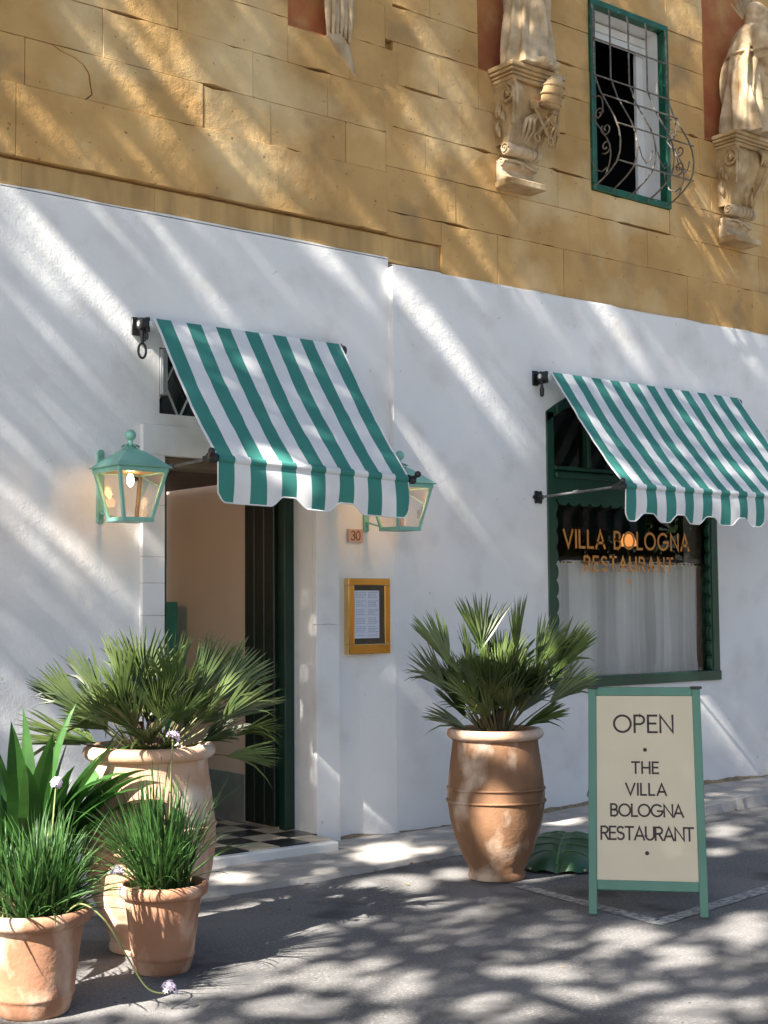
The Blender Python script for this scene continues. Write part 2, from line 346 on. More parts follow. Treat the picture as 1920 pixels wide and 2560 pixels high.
# ------------------------------------------------------------------ building
B = thing('restaurant_building', (6, 0, 0), 'old townhouse with white plastered ground floor, ochre stone upper storey and a dark open doorway', 'building')
def rsub(rects, holes):
    for h in holes:
        out = []
        for r in rects:
            x0, x1, z0, z1 = r; a0, a1, b0, b1 = h
            if a0 >= x1 or a1 <= x0 or b0 >= z1 or b1 <= z0: out.append(r); continue
            if a0 > x0: out.append((x0, a0, z0, z1))
            if a1 < x1: out.append((a1, x1, z0, z1))
            m0, m1 = max(x0, a0), min(x1, a1)
            if b0 > z0: out.append((m0, m1, z0, b0))
            if b1 < z1: out.append((m0, m1, b1, z1))
        rects = out
    return rects
DOOR = (4.344, 5.476, -.1, 2.482); FAN = (4.325, 5.40, 2.743, 3.152); WIN = (7.625, 9.645, .925, 3.02)
# left plaster: front y=0; holes for the doorway and the fanlight
mb = MB()
for r in rsub([(-8, 6.14, 0, 3.975)], [DOOR, FAN]): mb.box(r[0], r[1], 0, .30, r[2], r[3])
build('plaster_wall', mb, M['plaster'], B)
# rough top lip of the plaster
mb = MB(); rr = random.Random(11); x = 2.0; 
while x < 6.14:
    x1 = min(6.14, x+rr.uniform(.05, .3)); tp, t = (t if x > 2.01 else .01), rr.uniform(.004, .014)
    mb.add([(x, 0, 3.97), (x1, 0, 3.97), (x1, 0.0, 3.978+t), (x, 0.0, 3.978+tp), (x, .03, 3.985), (x1, .03, 3.985)], [(0, 1, 2, 3), (3, 2, 5, 4)]); x = x1
build('plaster_lip', mb, M['plaster_dirty'], B)
# right plaster stands 5 cm proud; segmental arch over its window
mb = MB(); zt = 3.915
for r in rsub([(6.14, 16, 0, zt)], [(WIN[0], WIN[1], WIN[2], 3.42)]): mb.box(r[0], r[1], -.05, .30, r[2], r[3])
n = 18; cx = (WIN[0]+WIN[1])/2; hw = (WIN[1]-WIN[0])/2
def arch_z(x, lift=0): 
    s_ = .30; Rr = (hw*hw+s_*s_)/(2*s_); return WIN[3]+s_-Rr+sqrt(max(0, Rr*Rr-(x-cx)**2))+lift
for i in range(n):
    xa = WIN[0]+2*hw*i/n; xb = WIN[0]+2*hw*(i+1)/n; za, zb = arch_z(xa), arch_z(xb)
    mb.add([(xa, -.05, za), (xb, -.05, zb), (xb, -.05, 3.42), (xa, -.05, 3.42), (xa, .25, za), (xb, .25, zb)], [(0, 1, 2, 3), (0, 4, 5, 1)])
build('plaster_wall', mb, M['plaster'], B)
mb = MB(); x = 6.14
while x < 12.2:
    x1 = x+rr.uniform(.03, .45); a, b = (b if x > 6.2 else 0), rr.uniform(-.008, .008)
    mb.add([(x, -.05, zt-.002), (x1, -.05, zt-.002), (x1, -.048, zt+.014+b), (x, -.048, zt+.014+a), (x, .0, zt+.02), (x1, .0, zt+.02)], [(0, 1, 2, 3), (3, 2, 5, 4)]); x = x1
build('plaster_lip', mb, M['plaster_dirty'], B)
mb = MB(); mb.prism([(6.139, .0), (5.86, .0), (6.139, -.0495)], 'z', .0, 1.9); mb.add([(6.139, -.0495, 1.9), (5.86, 0, 1.9), (6.139, -.001, 2.7)], [(0, 1, 2)]); build('plaster_swell', mb, M['plaster'], B)
# mortar line crumbling at the wall foot
mb = MB(); x = 5.52; h1, o1 = .02, .03
while x < 14:
    x1 = x+rr.uniform(.03, .09); y0 = (-.05 if x > 6.14 else 0.0); z = pave_z(x); h0, o0 = h1, o1; h1, o1 = max(.003, h0+rr.uniform(-.008, .008)) if h0 < .026 else h0-.006, min(.035, max(.004, o0+rr.uniform(-.009, .009)))
    mb.add([(x, y0-.004, z+h0), (x1, y0-.004, z+h1), (x1, y0-o1-.004, z+.001), (x, y0-o0-.004, z+.001), (x, y0+.01, z+h0), (x1, y0+.01, z+h1)], [(0, 1, 2, 3), (4, 5, 1, 0)]); x = x1
build('foot_joint', mb, M['earth_joint'], B)
# raised door surround: stacked blocks left and right, one lintel
def stone(x0, x1, z0, z1, y0, y1, m, parent=B, gap=.003, bev=.006, name='stone'):
    mb = MB(); mb.box(x0+gap, x1-gap, y0, y1, z0+gap, z1-gap); return build(name, mb, m, parent, bevel=bev)
zs = [.09, .52, 1.0, 1.51, 1.706, 1.864, 2.178, 2.482]
for a, b in zip(zs, zs[1:]): stone(4.190, 4.344, a, b, -.04, -.001, M['plaster'], gap=.0008, bev=.002)
for a, b in zip([.0, 1.44, 2.482], [1.44, 2.482]): stone(5.476, 5.668, a, b, -.04, -.001, M['plaster'], gap=.0008, bev=.002)
stone(4.190, 5.668, 2.482, 2.668, -.04, -.001, M['plaster'], gap=0, bev=.004, name='lintel')
# stepped sill block of the surround on the left
mb = MB(); mb.box(4.19, 4.30, -.04, -.001, .0, .09); build('stone', mb, M['plaster'], B, bevel=.004)

# upper storey: mortar core, then every stone
NI = [(7.02, 7.75, 5.545, 7.3), (9.68, 10.42, 5.565, 7.3), (5.294, 5.81, 5.43, 7.0)]
UW = (8.234, 9.19, 4.85, 6.42)
mb = MB()
for r in rsub([(-8, 16, 3.9, 10)], NI+[UW]): mb.box(r[0], r[1], .055, .30, r[2], r[3])
build('mortar_core', mb, M['mortar'], B)
mb = MB()
for r in ((-8, 2.0, 3.985, 10), (12.6, 16, 3.93, 10), (2.0, 12.6, 7.3, 10)): mb.box(r[0], r[1], 0, .029, r[2], r[3])
build('outer_masonry', mb, M['stone'], B)
rr = random.Random(21)
mb = MB(); jag = [(3.815, 4.588), (3.86, 4.63), (3.845, 4.70), (3.84, 4.75), (3.80, 4.80), (3.74, 4.83), (3.66, 4.845), (3.60, 4.872)]
CHIPS = [(6.70, 6.92, 4.32), (8.56, 9.15, 4.64), (6.33, 6.66, 5.24), (5.46, 5.60, 5.178), (7.88, 8.02, 5.81), (7.8, 8.1, 4.93), (4.62, 4.85, 4.875), (9.46, 9.58, 5.55), (3.95, 4.15, 5.178), (7.0, 7.1, 4.93), (5.3, 5.36, 4.586), (6.2, 6.3, 5.81), (9.3, 9.42, 5.24), (7.86, 7.95, 5.24)]
def chip(x, z): return .009 if any(a <= x <= b and abs(z-c) < .012 for a, b, c in CHIPS) else 0
def emit_rect(x0, x1, z0, z1, m, y=None):
    for r in rsub([(x0, x1, z0, z1)], NI+[UW]):
        if r[1]-r[0] < .02 or r[3]-r[2] < .02: continue
        yy = y if y is not None else rr.uniform(-.003, .002); g = rr.choice([.0004, .0006, .001, .0022])
        mb = MB(); j = [rr.uniform(0, .004) for _ in range(8)]
        x0_, x1_, z0_, z1_ = r[0]+g, r[1]-g, r[2]+g, r[3]-g
        nx = max(1, int((x1_-x0_)/.07)); pts = []
        for i in range(nx+1): pts.append((x0_+(x1_-x0_)*i/nx, z0_+(rr.random()**12)*.009+chip(x0_+(x1_-x0_)*i/nx, z0_)))
        for i in range(nx+1): pts.append((x1_-(x1_-x0_)*i/nx, z1_-(rr.random()**12)*.009-chip(x1_-(x1_-x0_)*i/nx, z1_)))
        mb.prism(pts, 'y', yy, .10, 0); build('stone', mb, m, B, bevel=.0018)
# band under the groove
for a, b in zip([2.0, 2.7, 3.425, 4.3, 5.192], [2.7, 3.425, 4.3, 5.192, 6.64]): emit_rect(a, b, 3.96, 4.143, M['stone_band'], .022)
left = [(4.158, 4.586, [2.0, 3.373, 5.204, 6.13], -.012), (4.875, 5.178, [2.0, 2.9, 3.93, 5.012, 5.622, 6.2], None), (5.178, 5.48, [2.0, 2.95, 3.591, 4.45, 5.294, 5.81, 6.25], None),
        (5.48, 5.79, [2.0, 3.1, 3.9, 4.75, 5.294, 5.81, 6.13], None), (5.79, 6.10, [2.0, 2.8, 3.6, 4.4, 5.294, 5.81, 6.2], None), (6.10, 6.41, [2.0, 3.4, 4.2, 5.0, 6.13], None), (6.41, 6.72, [2.0, 3, 4, 5, 6.13], None), (6.72, 7.3, [2.0, 3.5, 5, 6.13], None)]
for z0, z1, xs, y in left:
    for a, b in zip(xs, xs[1:]): emit_rect(a, b, z0, z1, M['stone'], y)
# course 4.586-4.875 has the split block with the ragged crack
for a, b in zip([2.0, 2.75, 4.635, 5.15, 5.774], [2.75, 3.428, 5.15, 5.774, 6.13]): emit_rect(a, b, 4.586, 4.875, M['stone'])
mb = MB(); mb.prism([(3.431, 4.589)]+[(x-.004, z) for x, z in jag]+[(3.431, 4.872)], 'y', -.002, .1); build('stone', mb, M['stone'], B, bevel=.003)
mb = MB(); mb.prism([(4.632, 4.589), (4.632, 4.872)]+[(x+.004, z) for x, z in jag[::-1]], 'y', -.005, .1); build('stone', mb, M['stone'], B, bevel=.003)
right = [(3.9, 4.32, [6.64, 7.2, 7.9, 8.6, 9.4, 10.3, 11.2, 12.6]), (4.145, 4.32, [6.13, 6.64]), (4.32, 4.64, [6.13, 6.78, 7.43, 8.20, 8.9, 9.6, 10.4, 11.3, 12.6]), (4.64, 4.93, [6.13, 6.5, 7.23, 7.85, 8.234, 9.19, 9.9, 10.7, 11.6, 12.6]),
         (4.93, 5.24, [6.13, 6.85, 7.6, 8.234, 9.19, 9.75, 10.5, 11.5, 12.6]), (5.24, 5.55, [6.2, 6.63, 7.3, 7.95, 8.234, 9.19, 9.6, 10.3, 11.1, 12.6]), (5.55, 5.81, [6.13, 7.02, 7.75, 8.234, 9.19, 9.68, 10.42, 11.4, 12.6]),
         (5.81, 6.12, [6.2, 6.55, 7.02, 7.75, 8.234, 9.19, 9.68, 10.42, 11.2, 12.6]), (6.12, 6.41, [6.13, 6.6, 7.02, 7.75, 8.234, 9.19, 9.68, 10.42, 11.6, 12.6]), (6.41, 6.72, [6.13, 7.02, 7.75, 8.5, 9.68, 10.42, 12.6]), (6.72, 7.3, [6.13, 7.02, 7.75, 9.68, 10.42, 12.6])]
for z0, z1, xs in right:
    for a, b in zip(xs, xs[1:]): emit_rect(a, b, z0, z1, M['stone'])
# painted niches behind the statues
for (a, b, c, d) in NI:
    mb = MB(); mb.box(a+.002, b-.002, .115, .14, c+.002, d-.002); mb.box(a+.002, a+.014, .012, .113, c+.002, d-.002); mb.box(b-.014, b-.002, .012, .113, c+.002, d-.002); mb.box(a+.016, b-.016, .012, .113, c+.002, c+.014)
    build('niche', mb, M['niche'], B)

# doorway
mb = MB(); mb.box(4.344, 5.476, .02, .20, 2.415, 2.48); build('door_header', mb, M['wood_and_bulb_brown'], B, bevel=.004)
mb = MB(); mb.box(5.398, 5.474, .205, .265, .092, 2.41); mb.box(4.346, 4.50, .205, .265, .092, 2.41); mb.box(5.384, 5.396, .19, .265, .092, 2.41)
df = build('door_frame', mb, M['jamb_green'], B, bevel=.006, seg=2)
mb = MB(); mb.box(5.372, 5.389, .268, .620, .11, 2.40); df = build('door_leaf', mb, M['door_green'], B)
for k in range(3):
    mb = MB(); y0 = .268+k*.118; mb.box(5.352, 5.3715, y0, y0+.1165, .11, 2.40); build('plank', mb, M['door_green'], df, bevel=.006)
mb = MB(); mb.sphere((5.325, .54, 1.1), .018); mb.tube([(5.352, .54, 1.1), (5.325, .54, 1.1)], .009); build('knob', mb, M['brass'], df, smooth=40)
mb = MB(); mb.box(5.391, 5.44, .27, 1.75, .09, 2.6); build('passage_wall', mb, M['beige'], B)
mb = MB(); mb.box(5.376, 5.390, .66, 1.75, .09, .42); build('skirting', mb, M['grey_metal'], B, bevel=.004)
mb = MB(); mb.box(3.4, 3.5, .27, 1.75, .0, 2.6); mb.box(3.5, 5.33, 1.75, 1.85, 0, 2.6); mb.box(3.5, 4.34, .301, .33, 0, 2.6); build('passage_shell', mb, M['shell'], B)
mb = MB(); mb.box(3.5, 5.33, .27, 1.75, 2.42, 2.46); build('passage_ceiling', mb, M['dark_room'], B)
mb = MB(); mb.box(4.86, 5.30, 1.42, 1.745, .09, 1.60); build('cabinet', mb, M['teal_box'], B, bevel=.006)
PLM = thing('passage_lamp', (3.62, 1.0, 2.2), 'small warm lamp lighting the passage inside the open door', 'lamp')
mb = MB(); mb.lathe([(.03, 2.30), (.07, 2.16)], (3.62, 1.0), 18, 0, False, False); build('lamp_shade', mb, M['shade_glow'], PLM, smooth=60)
mb = MB(); mb.tube([(3.501, 1.0, 2.24), (3.62, 1.0, 2.24)], .01); mb.tube([(3.501, 1.0, 2.24), (3.512, 1.0, 2.24)], .04, 14); build('lamp_arm', mb, M['brass'], PLM, smooth=40)
pl = bpy.data.lights.new('passage_light', 'POINT'); pl.energy = 1.7; pl.color = (1, .72, .48); pl.shadow_soft_size = .05
po = bpy.data.objects.new('passage_light', pl); COL.objects.link(po); po.parent = PLM; po.location = (.02, 0, -.09)
# threshold: plaster step with a chequered floor
mb = MB(); mb.box(4.30, 5.43, -.335, -.042, 0.0, .082); mb.box(4.346, 5.474, -.042, 1.75, 0, .082); st = build('step', mb, M['plaster_dirty'], B, bevel=.008)
T = .2245; ix0 = 5.02; iy0 = -.275
for i in range(-3, 2):
    for j in range(0, 9):
        x0 = ix0+i*T; y0 = iy0+j*T; x1 = x0+T; y1 = y0+T
        if y0 > -.06: x1 = min(x1, 5.474) 
        x1 = min(x1, 5.425 if y0 < -.06 else 5.474); 
        if y0 > .2: x1 = min(x1, 5.345)
        x0 = max(x0, 4.35)
        if x1-x0 < .02: continue
        mb = MB(); mb.box(x0+.001, x1-.001, y0+.001, y1-.001, .0825, .0905); build('tile', mb, M['tile_black'] if (i+j) % 2 == 0 else M['tile_cream'], st, bevel=.0012)
# fanlight above the door: dark pane, white criss-cross bars, metal shutter box
mb = MB(); a, b, c, d = FAN
mb.box(a, b, .16, .18, c, c+.022); mb.box(a, b, .16, .18, d-.022, d); mb.box(a, a+.022, .16, .18, c+.022, d-.022); mb.box(b-.022, b, .16, .18, c+.022, d-.022)
fl = build('fanlight', mb, M['dark_room'], B, bevel=.003)
mb = MB(); mb.quad((a, .185, c), (b, .185, c), (b, .185, d), (a, .185, d)); build('pane', mb, M['glass'], fl)
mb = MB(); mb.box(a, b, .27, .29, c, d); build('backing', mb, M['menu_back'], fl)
for k in range(5):
    xa = a+.0+k*.20
    for s_ in (0, 1):
        mb = MB(); p, q = ((xa, .10 + s_*.012, c), (xa+.2, .10+s_*.012, d)) if s_ == 0 else ((xa+.2, .10+s_*.012, c), (xa, .10+s_*.012, d))
        if q[0] > b or p[0] > b: continue
        mb.bar(p, q, .008, .016, up=(0, 1, 0)); build('bar', mb, M['white_wood'], fl)
mb = MB(); mb.box(a+.004, a+.052, -.012, .06, c+.115, d-.012); mb.box(a+.014, a+.020, -.016, -.012, c+.12, d-.02); build('shutter_guide', mb, M['grey_metal'], fl, bevel=.004)

# upper window with its bellied grille
x0, x1, z0, z1 = UW
mb = MB(); fw = .052
mb.box(x0, x1, -.028, .05, z0, z0+fw); mb.box(x0, x1, -.028, .05, z1-fw, z1); mb.box(x0, x0+fw, -.028, .05, z0+fw, z1-fw); mb.box(x1-fw, x1, -.028, .05, z0+fw, z1-fw)
uw = build('window', mb, M['green_win'], B, bevel=.006)
mb = MB(); mb.box(x0+fw, x0+fw+.03, .05, .25, z0+fw, z1-fw); mb.box(x1-fw-.012, x1-fw, .05, .27, z0+fw, z1-fw); mb.box(x0+fw, x1-fw, .05, .27, z1-fw-.01, z1-fw); mb.box(x0+fw, x1-fw, .05, .27, z0+fw-.02, z0+fw); build('reveal', mb, M['white_wood'], uw)
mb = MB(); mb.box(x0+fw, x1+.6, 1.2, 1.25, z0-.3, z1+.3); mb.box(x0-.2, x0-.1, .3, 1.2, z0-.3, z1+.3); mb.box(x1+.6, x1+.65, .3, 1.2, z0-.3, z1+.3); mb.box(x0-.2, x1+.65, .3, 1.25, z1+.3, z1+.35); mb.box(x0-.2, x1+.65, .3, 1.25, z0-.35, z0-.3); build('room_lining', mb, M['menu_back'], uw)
for zz in (6.275, 6.20):
    mb = MB(); mb.box(x0+fw+.03, x1-fw-.012, .17, .19, zz, zz+.068); build('blind_slat', mb, M['white_wood'], uw, bevel=.003)
mb = MB(); xa, xb = x1-fw-.10, x1-fw-.012
mb.box(xa, xb, .20, .235, z0+fw, z1-fw-.01); build('casement_stile', mb, M['white_wood'], uw, bevel=.004)
def belly(k): return [(.03, 6.365), (.045, 6.30), (.045, 5.80), (.055, 5.765), (.11, 5.62), (.185, 5.49), (.255, 5.37), (.295, 5.27), (.31, 5.17), (.30, 5.08), (.265, 5.01), (.19, 4.95), (.10, 4.90), (.025, 4.868)]
GX = [8.238, 8.437, 8.660, 8.885, 9.132]
for gx in GX:
    mb = MB(); mb.tube([(gx, -p, z) for p, z in belly(0)], .0075, 6); build('bar', mb, M['iron'], uw, smooth=50)
for p, z in ((.045, 6.07), (.055, 5.765), (.13, 5.585), (.285, 5.31), (.31, 5.18), (.275, 5.02)):
    if z == 5.18: continue
    mb = MB(); mb.tube([(GX[0]-.01, -p-.012, z), (GX[-1]+.015, -p-.012, z)], .0065, 6); build('crossbar', mb, M['iron'], uw, smooth=50)
for gx in (GX[0], GX[-1]):
    for sc in ([(.02, 5.62)]+[(.08+.055*cos(t), 5.50+.09*sin(t)) for t in [2.0-.35*i for i in range(14)]], spiral((.165, 5.30), .055, .012, 2.4, 1.3), spiral((.155, 5.16), .012, .06, -.6, -1.25), [(.03+.10*sin(t)+.10*(1-cos(t))*.6, 5.42-.48*t/pi) for t in [pi*i/14 for i in range(15)]], [(.17, 4.99), (.11, 4.97), (.05, 5.0), (.01, 5.08), (-.0, 5.17)], spiral((.09, 5.44), .05, .01, 0, 1.2)):
        mb = MB(); mb.tube([(gx, -p, z) for p, z in sc], .006, 6); build('scroll', mb, M['iron'], uw, smooth=50)
for k in range(3):
    mb = MB(); cx_ = (GX[k+1]+GX[k+2])/2 if k < 3 else 0
    mb.tube([(cx_-.08, -.30, 5.17), (cx_-.05, -.303, 5.09), (cx_, -.30, 5.05), (cx_+.05, -.303, 5.09), (cx_+.08, -.30, 5.17)], .005, 6); build('scroll', mb, M['iron'], uw, smooth=50)

# shop window: bottle green joinery with scalloped lining, transom and arched top light
x0, x1, z0, zs_ = WIN; yF = -.062
mb = MB(); fw = .078
mb.box(x0, x0+fw, yF, .06, z0+fw, zs_-.0); mb.box(x1-fw, x1, yF, .06, z0+fw, zs_); mb.box(x0, x1, yF-.012, .06, z0-.0, z0+fw)
mb.box(x0+fw, x1-fw, yF+.01, .06, 2.36, 2.575); mb.box(x0+fw, x1-fw, yF-.02, yF+.01, 2.52, 2.56); mb.box(x0+fw, x1-fw, yF-.008, yF+.01, 2.58, 2.61)
for i in range(n):
    xa = x0+2*hw*i/n; xb = x0+2*hw*(i+1)/n
    P4 = [(xa, arch_z(xa, -.002)), (xb, arch_z(xb, -.002)), (xb, max(arch_z(xb, -.085), zs_-.09)), (xa, max(arch_z(xa, -.085), zs_-.09))]
    mb.prism(P4, 'y', yF, .06)
sw = build('window', mb, M['green'], B, bevel=.004)
mb = MB(); mb.box(8.085, 8.125, yF+.012, .05, 2.61, 3.2); mb.box(9.13, 9.17, yF+.012, .05, 2.61, 3.2); build('mullion', mb, M['green'], sw, bevel=.004)
mb = MB(); mb.quad((x0+fw, .0, z0+fw), (x1-fw, 0, z0+fw), (x1-fw, 0, 2.36), (x0+fw, 0, 2.36)); build('pane', mb, M['glass'], sw)
mb = MB(); xs = [x0+fw+(2*hw-2*fw)*i/12 for i in range(13)]
mb.v += [(x, 0, 2.575) for x in xs]+[(x, 0, arch_z(x, -.06)) for x in xs]
for i in range(12): mb.f.append((i, i+1, 14+i, 13+i)); mb.m.append(0)
build('pane', mb, M['glass'], sw)
# scalloped inner lining, three sides
def scallop(a0, a1, per, amp): 
    nn = int(round((a1-a0)/per)); pts = []
    for k in range(nn):
        for j in range(8):
            t = j/8; pts.append((a0+(k+t)*(a1-a0)/nn, amp*(sin(pi*t))**.7))
    return pts+[(a1, 0)]
mb = MB(); sc = scallop(z0+fw, 2.36, .118, .026)
for sgn, xe in ((1, x0+fw), (-1, x1-fw)):
    for (za, wa), (zb, wb) in zip(sc, sc[1:]):
        mb.prism([(xe, za), (xe+sgn*(.012+wa), za), (xe+sgn*(.012+wb), zb), (xe, zb)], 'y', yF+.012, -.01)
sc = scallop(x0+fw+.04, x1-fw-.04, .118, .028)
for (xa, wa), (xb, wb) in zip(sc, sc[1:]): mb.prism([(xa, 2.36), (xa, 2.34-wa), (xb, 2.34-wb), (xb, 2.36)], 'y', yF+.012, -.01)
build('scalloped_lining', mb, M['green'], sw)
mb = MB(); P = lambda u, v, nn: (u, -.003-nn, v)
stroke_mesh(mb, text_strokes('VILLA BOLOGNA', 7.85, 9.335, 2.0, 2.128), .020, P)
stroke_mesh(mb, text_strokes('RESTAURANT', 8.075, 9.125, 1.822, 1.93), .018, P)
mb.lathe([(.0001, 0), (.018, 0)], (0, 0), 14, 0, False, False)
for i in range(len(mb.v)-28, len(mb.v)): v = mb.v[i]; mb.v[i] = (8.59+v[0], -.005, 1.742+v[1])
build('lettering', mb, M['gold'], sw, fixn=False)
# room behind the shop window
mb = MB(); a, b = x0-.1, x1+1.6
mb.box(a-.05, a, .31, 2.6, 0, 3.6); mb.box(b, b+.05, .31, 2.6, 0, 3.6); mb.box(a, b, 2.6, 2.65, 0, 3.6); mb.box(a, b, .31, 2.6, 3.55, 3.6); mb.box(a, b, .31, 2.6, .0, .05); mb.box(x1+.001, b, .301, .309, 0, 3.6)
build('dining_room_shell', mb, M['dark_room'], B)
for k in range(4):
    mb = MB(); xa = 9.0+k*.62; mb.box(xa, xa+.55, 2.56, 2.597, 1.0, 2.9); build('wall_panel', mb, M['wood_and_bulb_brown'], B, bevel=.01)

# curtain on a rod behind the lower glass
CU = thing('cafe_curtain', (8.63, .07, 1.89), 'sheer white half curtain hanging in pleats behind the lettered window', 'curtain')
mb = MB(); rr = random.Random(9); N = 300; ph = 0; cols = []
for i in range(N+1):
    t = i/N; x = x0+fw+.012+(2*hw-2*fw-.024)*t; ph += .50+.42*sin(t*23)+.25*sin(t*61+1); cols.append((x, .066+.026*sin(ph)*(1-.35*cos(2*ph))+.008*sin(ph*.37), sin(ph*.23)*.004))
rows = [1.895, 1.875, 1.86, 1.6, 1.3, 1.08, 1.065, 1.0]
for r, z in enumerate(rows):
    for i, (x, y, dz) in enumerate(cols):
        k = .45 if r < 2 else 1.0; k2 = 1+.25*sin(i*.05+r)
        mb.v.append((x+.004*sin(r*1.3+i*.11), .062+(y-.062)*k*k2, z+(dz+.004*abs(sin(i*.6)) if r == 0 else 0)))
for r in range(len(rows)-1):
    for i in range(N): k = r*(N+1)+i; mb.f.append((k, k+1, k+N+2, k+N+1)); mb.m.append(0)
build('cloth', mb, M['curtain'], CU, smooth=80)
mb = MB(); mb.tube([(x0+fw, .064, 1.885), (x1-fw, .064, 1.885)], .008); build('rod', mb, M['brass'], CU, smooth=40)

# lamp glowing inside the room
LP = thing('table_lamp', (9.85, 1.1, .75), 'glowing orange lampshade seen through the glass above the white curtain', 'lamp')
mb = MB(); mb.lathe([(.045, 2.20), (.085, 2.09)], (9.85, 1.1), 24, 0, False, False); build('lamp_shade', mb, M['shade_glow'], LP, smooth=60)
mb = MB(); mb.lathe([(.09, .75), (.08, .78), (.02, .82), (.018, 1.2), (.03, 1.65), (.012, 2.09)], (9.85, 1.1), 16); build('lamp_base', mb, M['brass'], LP, smooth=40)
pl = bpy.data.lights.new('lamp_light', 'POINT'); pl.energy = 1.6; pl.color = (1, .5, .2); pl.shadow_soft_size = .05
po = bpy.data.objects.new('lamp_light', pl); COL.objects.link(po); po.parent = LP; po.location = (0, 0, 1.37)
SB = thing('side_table', (9.85, 1.1, .05), 'small dark table carrying the lit lamp inside the dining room', 'table')
mb = MB(); mb.box(9.55, 10.15, .85, 1.35, .71, .748); build('table_top', mb, M['wood_and_bulb_brown'], SB, bevel=.006)
for sx in (9.59, 10.11):
    for sy in (.89, 1.31): mb = MB(); mb.bar((sx, sy, .05), (sx, sy, .71), .04, .04); build('leg', mb, M['wood_and_bulb_brown'], SB)
